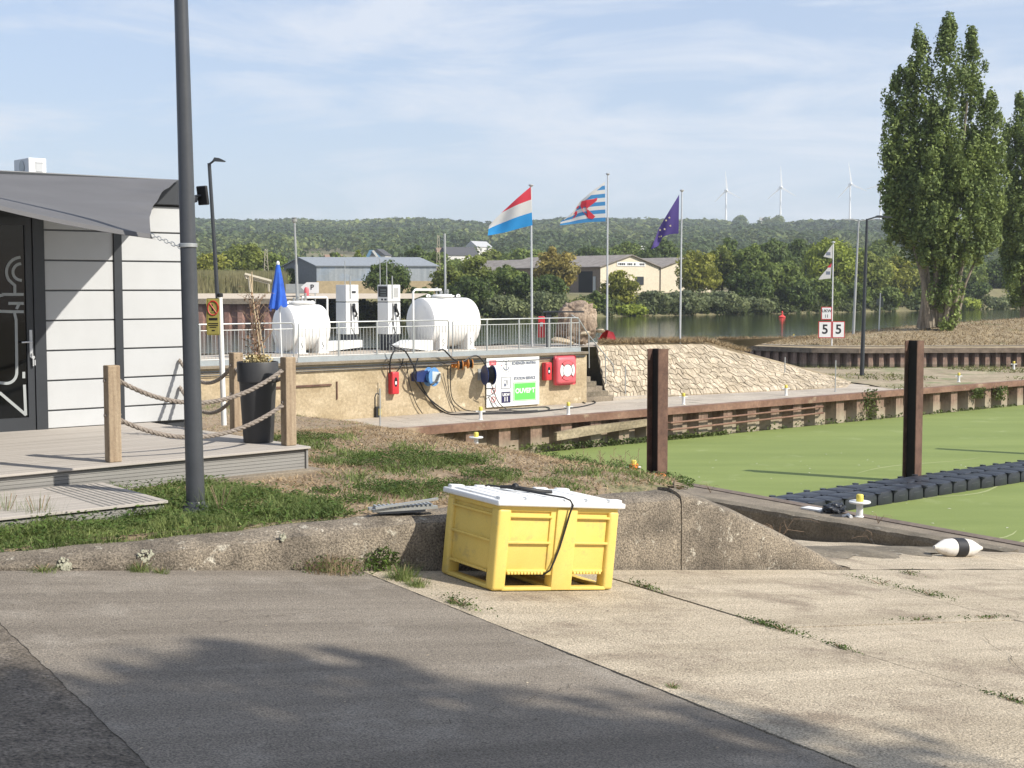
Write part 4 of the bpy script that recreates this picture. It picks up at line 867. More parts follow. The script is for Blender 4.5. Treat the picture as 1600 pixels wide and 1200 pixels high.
# ================================================================== HANDRAIL, BOULDER, RED THINGS
hr=root('handrail',vn(VE,34.0,-1.8),A_,'galvanised handrail descending beside the small concrete stairs','handrail')
def hl(px,py,n=34.15): q=hitn(px,py,n); return Vector((q.dot(V)-VE,n-34.0,q.z+1.8))
MB().tube([hl(893,492),hl(905,500),hl(920,524),hl(958,570),hl(959,583)],.021,8).build('rail',M_gal,hr,smooth=True)
for a,b in ((920,575),(946,600)):
    y=524 if a==920 else 556; MB().tube([hl(a,y),hl(a+.5,b)],.018,8).build('post',M_gal,hr)
bo=bmesh.new(); bmesh.ops.create_icosphere(bo,subdivisions=5,radius=1)
import mathutils.noise as mn
for v in bo.verts:
    p=v.co.copy(); q=Vector((math.copysign(abs(p.x)**.62,p.x),math.copysign(abs(p.y)**.62,p.y),math.copysign(abs(p.z)**.62,p.z))); 
    k=1+.24*mn.noise(p*1.2+Vector((1,4,2)))+.15*mn.noise(p*2.9)+.12*mn.noise(p*7)+.06*mn.noise(p*17)
    v.co=Vector((q.x*.62*k*(1-.12*(p.z>0)*p.z)+.10*p.z,q.y*.5*k,q.z*.66*k))
me=bpy.data.meshes.new('boulder'); bo.to_mesh(me); bo.free(); me.materials.append(mat('boulder_rock',(.20,.145,.105),(.40,.31,.23),scale=2.2,rough=.95,bump=2.,fine=14.,fa=.4)); o=bpy.data.objects.new('boulder',me); COL.objects.link(o); 
for p_ in me.polygons: p_.use_smooth=True
o.location=at(901,503,50.5); o.scale=(1.06,1,1.1); tag(o,'large rough brown boulder behind the railing near the flags','boulder')
for px,py,s,lab in ((938,517,.16,'flat pale rock between the boulder and the red kayak'),(915,520,.2,'small pale rock at the foot of the boulder'),(880,533,.3,'low pale rock in front of the big boulder')):
    b_=MB().lathe([(0,-.5),(.8,-.4),(1,0),(.75,.5),(.0,.62)],seg=9).build('rock',MATS['embankment_stone'],smooth=False); b_.location=at(px,py,50.2); b_.scale=(s*1.6,s,s*.7); b_.rotation_euler=(.1,.15,px); tag(b_,lab,'rock')
b_=root('red_kayak',at(947,531,51.0),R(20),'red kayak end lying on the dry grass beside the boulder','kayak'); b_.scale=(.62,.8,.85)
MB().grid([[(x*.5,-.12+.1*abs(x),.02+.42*(1-abs(x)**1.8)),(x*.46,.02,.03+.36*(1-abs(x)**1.8)),(x*.5,.3,.0)] for x in np.linspace(-1,1,13)]).build('hull',M_red,b_,smooth=True); MB().prism([(-.1,-.2,-.02),(.05,-.18,.40),(.33,-.25,.33),(.52,-.3,-.02)],(0,.05,0)).build('keel',plain('dark_red',(.35,.02,.03)),b_)
q=at(846,523,49.5); rp=root('red_pillar',q,0,'narrow red pillar box behind the railing left of the boulder','pillar box'); MB().box((-.12,-.1,-.1),(.12,.1,.66),.03).build('case',M_red,rp); MB().box((-.05,-.11,.3),(.05,-.101,.45)).build('notice',M_wp,rp); 
q=at(868,530,49.0); r_=root('dark_cabinet',q,0,'low dark grey cabinet beside the narrow red pillar','cabinet'); MB().box((-.33,-.1,-.3),(-.16,.2,.95),.01).build('body',M_dgrey,r_); MB().box((-.45,-.15,.95),(1.0,.15,1.0)).build('top_slab',M_dgrey,r_)
# ================================================================== BOLLARDS
def bollard(p,lab,disc=True,h=.30,sc=1.):
    r_=root('mooring_bollard',p,0,lab,'bollard','white yellow capped bollards along the basin'); r_.scale=(sc*.86,sc*.86,sc*.9)
    MB().lathe([(.085,0),(.09,.01),(.075,.02),(.062,.03),(.062,h-.06),(.07,h-.03)],seg=18).build('stem',M_wp,r_,smooth=True)
    if disc: MB().lathe([(.05,h-.05),(.15,h-.06),(.19,h-.05),(.20,h-.03),(.19,h-.015),(.06,h-.02)],seg=24).build('disc',M_wp,r_,smooth=True)
    else: MB().tube([(-.17,0,h-.06),(.17,0,h-.06)],.025,8).build('cross_bar',M_wp,r_)
    MB().lathe([(.06,h-.03),(.066,h-.02),(.066,h+.09),(.055,h+.105),(0,h+.108)],seg=16).build('cap',M_yel2,r_,smooth=True)
bollard(P(744,699,-1.8),'bollard with white disc at the edge of the dry grass, above the bin'); bollard(P(1343,808,-1.8),'bollard with white disc beside the black net on the near basin edge',sc=1.05)
def qb(px,py,lab): bollard(P(px,py,-1.795),lab,False,.34,.95)
qb(751,656,'slim bollard on the walkway below the large white board'); qb(888,648,'slim bollard on the walkway in front of the lifebuoy cabinet'); qb(1068,632,'slim bollard on the walkway right of the nearest steel pile'); qb(1228,618,'slim bollard on the walkway below the stone embankment')
qb(1498,597,'white bollard on the dry peninsula right of the far steel pile'); qb(1584,577,'white bollard at the right end of the dry peninsula'); qb(1240,530,'small bollard on the path left of the number boards')
# bollard with orange rope (near the pile) and the rope pile
p=P(990,744,-1.8); bollard(p,'bollard wrapped in orange rope beside the nearest steel pile',False,.26)
mb=MB()
for k in range(5): mb.tube([p+Vector((.085*math.cos(a),.085*math.sin(a),.12+k*.028+.01*math.sin(a*2))) for a in [i*math.pi/8 for i in range(17)]],.015,6)
tag(mb.build('orange_rope',M_orp,smooth=True),'orange rope wound round the bollard at the nearest steel pile','rope')
c=P(1012,750,-1.78); mb=MB(); rs=random.Random(5)
for k in range(9):
    r0=.10+.14*rs.random(); mb.tube([c+Vector((r0*1.5*math.cos(a+k),r0*.8*math.sin(a+k),.02+.022*(k%4)+.02*math.sin(3*a+k))) for a in [i*math.pi/9 for i in range(17)]],.015,6)
tag(mb.build('orange_rope',M_orp,smooth=True),'loose heap of orange rope lying at the foot of the nearest steel pile','rope')
# ================================================================== STEEL PILES (H-section)
def hpile(p,w,top,lab,rz=R(28)):
    r_=root('steel_pile',Vector((p.x,p.y,-3.4)),rz,lab,'steel pile','upright rusty steel piles in the basin'); h=top+3.4; f=.02
    MB().box((-w/2,-w/2,0),(w/2,-w/2+f,h)).build('flange',M_rust,r_); MB().box((-w/2,w/2-f,0),(w/2,w/2,h)).build('flange',M_rust,r_); MB().box((-.01,-w/2+f+.0005,0),(.01,w/2-f-.0005,h)).build('web',mat('shaded_web_steel',(.010,.008,.007),(.018,.013,.011),rough=.8),r_)  # web is near black: the shade inside the channel is put into its colour
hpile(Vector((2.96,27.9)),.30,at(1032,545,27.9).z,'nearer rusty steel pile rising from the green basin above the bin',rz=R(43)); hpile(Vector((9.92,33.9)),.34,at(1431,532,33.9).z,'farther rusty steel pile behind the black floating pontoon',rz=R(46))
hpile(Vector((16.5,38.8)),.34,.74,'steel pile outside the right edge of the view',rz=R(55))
# ================================================================== PONTOON of cubes
m0=P(1262,797,-2.8); nP=18.35; v0=(e1+em*0).dot(V)+.0
vs_=v0+.35; cubeP=None; S_=.5*1.16
def cube(m=M_blk2):
    r_=root('float_cube',(0,0,0),A_)
    mb=MB(); s=S_/2-.006
    mb.box((-s,-s,-.12),(s,s,.30),.07,seg=2); mb.build('float',m,r_,smooth=True)
    for x,y in ((-1,-1),(1,-1),(-1,1),(1,1)): MB().lathe([(.0,0),(.075,0),(.075,.02),(0,.026)],(x*(s+.004),y*(s+.004),.275+.004*(x*2+y)),seg=10).build('lug',M_blk2,r_)
    mb=MB().box((-s*.4,-s-.003,.16),(s*.4,-s+.004,.172)); mb.build('rib',plain('worn_plastic',(.07,.075,.085)),r_)
    return r_
k=0; proto=None; names=['near row','far row']
ORD='first second third fourth fifth sixth seventh eighth ninth tenth eleventh twelfth thirteenth fourteenth fifteenth sixteenth seventeenth eighteenth nineteenth twentieth twenty-first twenty-second twenty-third twenty-fourth twenty-fifth twenty-sixth twenty-seventh twenty-eighth twenty-ninth thirtieth'.split()
for i in range(30):
    for j in range(2):
        if proto is None: r_=proto=cube()
        else: r_=copy_tree(proto)
        p=vn(v0+.42+i*S_-(.0 if j==0 else .45),nP+.25+j*S_,-2.8); r_.location=(p.x,p.y,-2.8+random.uniform(-.012,.012)); r_.rotation_euler=(random.uniform(-.02,.02),random.uniform(-.02,.02),A_+random.uniform(-.01,.01))
        tag(r_,'%s black float cube from the left end of the pontoon, %s'%(ORD[i],names[j]),'float cube','float cubes of the pontoon, '+names[j])
# ================================================================== FENDER BUOY, NET, BOARD, FOLDED FRAME
c=onslip(1497,869); a=(onslip(1532,870)-onslip(1461,868)); a.z*=.9; a.normalize()
fb=root('fender_buoy',c+Vector((0,0,.11)),0,'white cigar shaped buoy with black band lying on the slipway','buoy')
fb.scale=(1.12,1.12,1.12); MB().lathe([(0,-.40),(.022,-.395),(.032,-.36),(.07,-.28),(.098,-.20),(.110,-.08),(.110,.08),(.098,.19),(.068,.27),(.034,.345),(.022,.385),(0,.39)],(0,0,0),a,28).build('body',mat('scuffed_white',(.60,.56,.50),(.76,.73,.68),scale=9.,rough=.6,fa=.05,c3=(.35,.28,.2),c3p=(.64,.75),c3s=14.),fb,smooth=True)
MB().lathe([(.110,-.105),(.115,-.1),(.115,.06),(.110,.065)],(0,0,0),a,28,cap=False).build('band',M_blk,fb,smooth=True)
c=P(1305,801,-1.8); mb=MB(); rs=random.Random(9)
b_=root('net_bag',c,0,'bundled black net bag on the near basin edge beside the bollard','net')
bm_=bmesh.new(); bmesh.ops.create_icosphere(bm_,subdivisions=4,radius=.2)
for v in bm_.verts: k=1+.35*mn.noise(v.co*9)+.2*mn.noise(v.co*25); v.co=Vector((v.co.x*k*.95,v.co.y*k*.8,max(-.02,v.co.z*k*.5+.07)))
me=bpy.data.meshes.new('bundle'); bm_.to_mesh(me); bm_.free(); me.materials.append(M_blk2); o=bpy.data.objects.new('bundle',me); COL.objects.link(o); o.parent=b_
tag(MB().box((-.24,-.1,0),(.2,.12,.03),.004,Matrix.Translation(P(1274,797,-1.8))@Matrix.Rotation(R(-52),4,'Z')).build('white_board',M_wp),'small white board lying on the near basin edge left of the black net','board')
b_=MB().tube([P(1318,806,-1.78),P(1325,804,-1.775),P(1330,808,-1.78)],.03,6).build('white_rag',M_wp); tag(b_,'crumpled white rag between the black net and the bollard','rag')
q=P(585,800,-.02); ff=root('metal_grating',P(583,801,-.03),R(22),'folded grey metal grating lying on the concrete wall edge left of the bin','grating')
mb=MB().box((0,0,0),(.62,.05,.025)).box((0,.13,.0),(.60,.18,.025)).box((.02,-.03,.03),(.62,0.0,.05),0,Matrix.Rotation(R(-5),4,'Y'))
for k in range(13): mb.box((.05+k*.042,0,.026),(.07+k*.042,.18,.045))
mb.build('bars',M_gal,ff); MB().box((.06,.0,-.02),(.5,.2,0)).build('tray',M_blk2,ff)
# ================================================================== TIMBER FENDERS AND LADDER TUBES on quay face
def qf(px,py,n=30.5): return hitn(px,py,n)
a=qf(868,680);b=qf(1018,659); h=.15
tf=root('timber_fender',Vector((a.x,a.y,0)),A_,'long weathered timber fender plank on the basin wall left of the pile','timber'); L=(b-a).dot(V)
MB().prism([(0,-.06,a.z-.16),(L,-.06,b.z-.10),(L,-.06,b.z+.10),(L*.3,-.06,a.z*.7+b.z*.3+.14),(0,-.06,a.z+.08)],(0,.14,0)).build('plank',mat('old_timber',(.20,.16,.10),(.38,.31,.21),scale=2.,bump=1.,fine=12.,fa=.3,stretch=(.3,3,3)),tf)
for i,(y0,y1,lab) in enumerate(((661,635,'upper rusty tube running along the basin wall'),(672,645,'lower rusty tube running along the basin wall'))):
    a=qf(1046,y0);b=qf(1288,y1); r_=root('guard_tube',a,A_,lab,'tube','rusty guard tubes on the basin wall'); L=(b-a).dot(V); MB().tube([(0,.1,0),(.06,0,0),(L*.5,-.02,(b.z-a.z)*.5),(L-.06,0,b.z-a.z),(L,.1,b.z-a.z)],.032,8).build('tube',M_capr,r_)
# ================================================================== FLAGS
def flag(name,px_pole,y_base,d,y_top,zb,lab,edges,draw,r=.045,poleshift=0,mirror=1):
    pb=at(px_pole,y_base,d); pb.z=zb; r_=root('flagpole',pb,0,lab[0],'flagpole','silver flagpoles on the embankment'); H_=at(px_pole-poleshift,y_top,d).z-zb
    MB().tube([(0,0,-.1),(-poleshift/F*d,0,H_)],r,12,r1=r*.7).build('pole',M_alu,r_,smooth=True)
    MB().lathe([(0,0),(r*.9,0),(r*2,.05),(r*2,.08),(0,.1)],(-poleshift/F*d,0,H_-.02),seg=12).build('finial',M_alu,r_)
    f=root('flag',at(*edges[0][0],d-.06),0,lab[1],'flag'); o_=Vector(f.location)
    tops,bots=edges
    def curve(pts,s):
        L=[0]
        for a,b in zip(pts,pts[1:]): L.append(L[-1]+math.hypot(b[0]-a[0],b[1]-a[1]))
        x=s*L[-1]
        for k in range(len(pts)-1):
            if x<=L[k+1] or k==len(pts)-2:
                t=(x-L[k])/(L[k+1]-L[k]); return (pts[k][0]+(pts[k+1][0]-pts[k][0])*t,pts[k][1]+(pts[k+1][1]-pts[k][1])*t)
    def pt(s,t,off=0):   # t 0 bottom 1 top
        a=curve(bots,s); b=curve(tops,s); p=at(a[0]+(b[0]-a[0])*t,a[1]+(b[1]-a[1])*t,d-.06); w=.10*math.sin(s*9+t*3)*s+.16*s*math.sin(s*3.0-t*1.5)
        return p+Vector((0,w-.05-off,0))-o_
    draw(f,pt); return r_
def patch(pt,s0,s1,t0f,t1f,m,name,par,off=0,ns=24,ntt=8,thick=.006):
    mb=MB(); 
    for o2 in (off,):
        mb.grid([[pt(s0+(s1-s0)*i/ns,t0f(s0+(s1-s0)*i/ns)+(t1f(s0+(s1-s0)*i/ns)-t0f(s0+(s1-s0)*i/ns))*j/ntt,o2) for j in range(ntt+1)] for i in range(ns+1)])
    bmesh.ops.remove_doubles(mb.bm,verts=mb.bm.verts[:],dist=.0005); bmesh.ops.recalc_face_normals(mb.bm,faces=mb.bm.faces[:]); return mb.build(name,m,par,smooth=True,fix=False)
fm=lambda n,c:mat(n,tuple(x*.96 for x in c),c,scale=4.,rough=.85,fa=.02,trans=.35)
F_red=fm('flag_red',(.72,.06,.09)); F_wh=fm('flag_white',(.76,.74,.71)); F_bl=fm('flag_blue',(.04,.33,.72)); F_bl2=fm('flag_blue2',(.07,.28,.56)); F_pu=fm('flag_purple',(.10,.07,.26)); F_st=fm('flag_star',(.75,.68,.45))
def draw1(f,pt):
    mxv=lambda s:1-.48*s; c0=lambda s:0; sc=lambda v:(lambda s:min(1,v/mxv(s)))
    patch(pt,0,1,c0,sc(.333),F_bl,'blue_stripe',f); patch(pt,0,1,sc(.333),sc(.667),F_wh,'white_stripe',f); patch(pt,0,.69,sc(.667),lambda s:1,F_red,'red_stripe',f)
flag('a',831.5,500,50,291,zt,('silver flagpole with the red, white and blue flag','red, white and light blue striped flag on the left pole'),([(829,292),(808,310),(786,330),(764,352)],[(832,352),(815,356),(790,363),(762,368)]),draw1,poleshift=2)
def draw2(f,pt):
    for k in range(10):
        v0=k/10;v1=(k+1)/10; mxv=lambda s:1-.75*s
        e=lambda v:(lambda s:min(1,v/mxv(s)*1.0))
        smax=min(1,(1-v0)/.75) if v0>.25 else 1
        patch(pt,0,smax,e(v0),e(v1),F_bl2 if k%2==0 else F_wh,'blue_stripe' if k%2==0 else 'white_stripe',f,ns=16,ntt=3)
    patch(pt,.02,.93,lambda s:1-.05-.12*min(1,s*1.5),lambda s:1,F_wh,'folded_edge',f,off=.012,ns=24,ntt=2)
    M2=F_red
    def blob(pts,nm):
        mb=MB(); mb.face([pt(s,t,.02) for s,t in pts]); bmesh.ops.triangulate(mb.bm,faces=mb.bm.faces[:]); mb.build(nm,M2,f)
    blob([(.50,.95),(.40,.86),(.24,.72),(.16,.70),(.18,.62),(.30,.62),(.42,.68),(.40,.52),(.36,.44),(.32,.24),(.22,.16),(.28,.09),(.38,.15),(.42,.36),(.47,.44),(.50,.62),(.53,.78)],'lion_emblem'); blob([(.66,.78),(.61,.70),(.62,.52),(.68,.42),(.75,.46),(.70,.50),(.66,.58),(.67,.68),(.72,.72)],'emblem_tail'); blob([(.56,.80),(.58,.93),(.64,.92),(.60,.80)],'emblem_paw')
flag('b',948.5,520,60,273,.05,('tallest silver flagpole, in the middle of the three','blue and white striped flag with a red lion on the middle pole'),([(945,284),(925,299),(906,315),(893,334),(876,346)],[(946,346),(920,347),(895,350),(875,352)]),draw2,poleshift=0)
def draw3(f,pt):
    patch(pt,0,1,lambda s:0,lambda s:1,F_pu,'cloth',f)
    for s,t in ((.32,.72),(.42,.8),(.5,.45),(.62,.75),(.72,.45),(.66,.2),(.3,.35)):
        mb=MB(); c=pt(s,t,.02); q=[]
        for k in range(10): rr=.05 if k%2==0 else .02; a=R(90+36*k); q.append(c+Vector((rr*math.cos(a),0,rr*math.sin(a))))
        mb.prism(q,(0,.004,0)); mb.build('star',F_st,f)
flag('c',1062.5,536,52.6,299,-.12,('silver flagpole with the purple flag, at the embankment crest','purple blue flag with small stars on the right pole'),([(1061,304),(1045,330),(1030,356),(1017,390)],[(1060,365),(1046,366),(1036,370),(1029,384)]),draw3,r=.04,poleshift=-1)
# pole with the number boards and two pennants
fp=root('signal_mast',P(1299.5,541,-1.8),0,'white mast with two small pennants and the number five boards','mast'); d=fp.location.y; zz_=lambda y:at(1300,y,d).z+1.8; xx_=lambda px:(px-1299.5)/F*d
MB().tube([(0,0,0),(0,0,zz_(379))],.045,10,r1=.035).build('pole',M_wp,fp); MB().lathe([(0,0),(.12,0),(.12,.05),(0,.08)],(0,0,zz_(379)),seg=10).build('finial',M_wp,fp)
def board(x0,x1,y0,y1,txts,yo=-.06,rz=0):
    cx=(xx_(x0)+xx_(x1))/2; w=(xx_(x1)-xx_(x0))/2; z0=zz_(y1); z1=zz_(y0); b_=root('sign_panel',(cx,yo,z0),rz); b_.parent=fp; h=z1-z0
    MB().box((-w,-.02,0),(w,.02,h)).build('frame',M_sred,b_); MB().box((-w+.05,-.026,.05),(w-.05,-.021,h-.05)).build('face',M_wp,b_)
    for t,s,z in txts: text(t,s,M_ink,b_,(0,-.03,h*z),bold=s*.02)
    return b_
board(1278,1298.5,502,528,[('5',.85,.5)]); board(1299.5,1319,502,528,[('5',.85,.5)]); board(1282,1298.5,479.5,499.5,[('UKW',.26,.68),('11',.28,.27)])
for pts,m,lab in (([(1298,382),(1284,401),(1298,404)],F_wh,'pennant'),([(1297,412),(1280,432),(1277,437),(1296,435)],F_wh,'pennant')):
    mb=MB(); mb.prism([(xx_(x),-.05,zz_(y)) for x,y in pts],(0,.02,0)); pn=mb.build('pennant',m,fp)
    if pts[0][1]==412: MB().prism([(xx_(1297),-.055,zz_(411)),(xx_(1290),-.055,zz_(418)),(xx_(1296),-.055,zz_(418))],(0,.004,0)).build('red_corner',F_red,pn)
    MB().box((xx_(1288.5),-.056,zz_(pts[0][1]+17)),(xx_(1295),-.051,zz_(pts[0][1]+12))).build('mark',M_sgry,pn)
# lamps at right
q=P(1346.5,586,-1.8); street_lamp(q,at(1350,342,q.y).z+1.8,[.95],'dark street lamp on the dry peninsula, nearer of the two poles by the number boards',lean=((1350.5-1346.5)/F*q.y/(at(1350,342,q.y).z+1.8),0),r0=.10,r1=.055)
q=at(1333,525,99); q.z=-1.6; street_lamp(q,at(1338,345,99).z+1.6,[-1.0,1.6],'taller pale street lamp with two heads behind the number boards',M_gal,lean=(.03,0),r0=.11,r1=.07)
q=at(1373,519,102); q.z=-1.3; r_=root('river_sign',q,0,'thin white post with small grey board at the mound edge','sign'); MB().tube([(0,0,-.3),(.08,0,at(1375,458,102).z+1.3)],.045,8).build('post',M_wp,r_); MB().box((.12,-.02,1.9),(.30,.02,2.6)).box((-.20,-.02,2.0),(-.03,.02,2.5)).build('board',plain('back_of_sign',(.10,.12,.11)),r_)
# river buoy
q=P(1222,496,-2.8); d=q.y; r_=root('channel_buoy',q,0,'red channel buoy floating on the river left of the number boards','buoy'); r_.scale=(.68,.68,.62); MB().lathe([(0,-.3),(.75,-.1),(.85,.15),(.6,.4),(.22,.6),(.18,1.0),(0,1.0)],seg=18).build('float',plain('buoy_red',(.75,.06,.05)),r_,smooth=True); MB().lathe([(.02,0),(.22,.3),(.18,.55),(0,.75)],(0,0,.98),seg=10).build('topmark',plain('buoy_red',(.75,.06,.05)),r_)
# ================================================================== FAR BANK
def interp(x,xs,ys): return float(np.interp(x,xs,ys))
BX=[-1200,0,300,450,760,1000,1250,1600,2600]; BY=[516,512,508,504,498,493.5,489.5,482,478]
def bank_d(px): return P(px,interp(px,BX,BY),-2.8).y
SKX=[-600,0,200,300,400,450,540,600,640,700,760,830,870,940,1000,1100,1140,1170,1200,1240,1300,1400,1500,1600,2200]; SKY=[352,346,346,346,348,347,351,347,346,349,352,349,345,346,347,349,352,353,352,351,348,348,350,352,350]
def zland(px,d):
    b=bank_d(px)
    if d<b+14: return -3.2+3.6*max(0,min(1,(d-b+2)/10))+.5*max(0,min(1,(d-b-4)/10))
    ds=[b+14,300,420,600,900,1300,1700,2050,2300,2900]; yr=interp(px,SKX,SKY)+ (11 if not(1150<px<1215) else 2)
    zr=at(px,yr,2050).z; low=min(zr,at(px,yr+18,1300).z)
    zs=[.9,1.4,3,8.5,24,low*.95,zr*.82,zr,zr-2,zr-60]
    return float(np.interp(d,ds,zs))+ (1.5*math.sin(d*.011+px*.012) if d>450 else 0)
mb=MB(); rows=[]
for d0 in list(np.linspace(-3,14,6))+[30,60,100,150,220,320,450,600,750,900,1100,1300,1500,1700,1850,1950,2050,2150,2300,2900]:
    row=[]
    for px in np.linspace(-900,2500,130):
        d=(bank_d(px)+d0) if d0<320 else max(bank_d(px)+330,d0+100 if d0<600 else d0); p=at(px,450,d); row.append(Vector((p.x,d,zland(px,d))))
    rows.append(row)
M_land=mat('far_land',(.20,.17,.095),(.13,.13,.055),scale=.008,rough=1.,fa=.2,fine=.12,c3=(.34,.27,.15),c3p=(.55,.65),c3s=.004)
struct(mb.grid(rows).build('far_land',M_land,smooth=True))
def gz(px,d): return zland(px,d)
# -------- left far quay
ql=[P(x,508,-2.8) for x in (-200,480)]
sheet(ql[0]+Vector((0,-1,0)),ql[1]+Vector((0,-1,0)),.05,-3.4,Vector((0,-1,0)),1.7,.45,'far_quay_wall',mat('far_pile',(.19,.10,.08),(.32,.19,.15),scale=.5,rough=.9,fa=.2,fine=3.),'far brown sheet pile quay across the river at the left','quay wall')
mb=MB().box((ql[0].x,ql[0].y-1.6,-.05),(ql[1].x,ql[1].y+.6,.62)); tag(mb.build('far_quay_coping',M_strip),'concrete coping along the far quay across the river at the left','coping')
mb=MB().grid([[Vector((x,y+(ql[0].y if 1 else 0),.63+.02*(y))) for y in (0,6,14,28)] for x in np.linspace(ql[0].x,ql[1].x+14,10)]); struct(mb.build('far_quay_apron',plain('sandy_apron',(.50,.42,.32),rough=1.,fa=.1,fine=1.)))
# -------- trees
G_={ 'dark':leafmat('leaf_dark',(.095,.14,.042),trans=.4),'mid':leafmat('leaf_mid',(.155,.21,.058),trans=.4),'yel':leafmat('leaf_yellow',(.25,.27,.055),trans=.4),'bright':leafmat('leaf_bright',(.25,.31,.055),trans=.4),'willow':leafmat('leaf_willow',(.165,.20,.105),trans=.4),'brown':leafmat('leaf_brown',(.29,.25,.085),trans=.4),'olive':leafmat('leaf_olive',(.18,.22,.055),trans=.4)}
KIND={'dark':'dark green','mid':'mid green','yel':'yellow green','bright':'bright light green','willow':'grey green willow','brown':'yellow brown','olive':'olive green'}
def tree(px,top,wpx,base,off,kind,label,low=0,n=1.,depth=None,dens=1.,group='trees on the far river bank',lf=None):
    b=bank_d(px); d=depth if depth else b+off; z0=gz(px,d) if d>b+3 else -2.3
    H_=at(px,top,d).z-z0; Rr=wpx*d/F/2; q=at(px,450,d); q=Vector((q.x,d,z0))
    r_=root('bush' if low else 'tree',q,0,label,'bush' if low else 'tree',group)
    zc0=0 if low else H_*.05
    ncl=int((84 if not low else 60)*n*max(.7,min(2.2,Rr/5)))
    cc=rnd_unit(ncl)*(RNG.random((ncl,1))**.42); cc[:,0]*=Rr*.82; cc[:,1]*=Rr*.75
    zz=(cc[:,2]+1)/2; cc[:,2]=zc0+zz*(H_-zc0)*.93
    prof=np.sqrt(np.clip(1-((zz-.40)/.66)**2,.15,1)); cc[:,0]*=prof; cc[:,1]*=prof
    cr_=(Rr*(.20+.20*RNG.random(ncl)))*np.where(zz>.8,.7,1)
    ls=lf or max(.16,d*.0012)
    per=int(75*dens*max(.8,min(2.4,(Rr*.3/ls/4.5)**2)))
    v=clump_leaves(cc,cr_,per,ls)
    npmesh('crown',v,4,G_[kind],r_)
    mb=MB(); tr0=max(.12,Rr*.07)
    if low:
        for k in range(5): a=k*1.3; mb.tube([(0,0,-.5),(Rr*.3*math.cos(a),Rr*.2*math.sin(a),H_*.3),(Rr*.5*math.cos(a),Rr*.4*math.sin(a),H_*.6)],tr0*.5,5,r1=.03)
    else:
        mb.tube([(0,0,-.5),(.1,0,H_*.3),(-.1,.1,H_*.8)],tr0,7,r1=tr0*.25)
        for k in range(6): a=k*1.1; mb.tube([(0,0,H_*(.2+.08*k)),(Rr*.35*math.cos(a),Rr*.35*math.sin(a),H_*(.38+.08*k)),(Rr*.6*math.cos(a),Rr*.6*math.sin(a),H_*(.5+.07*k))],tr0*.4,5,r1=.03)
    mb.build('stems' if low else 'trunk',M_bark,r_); return r_
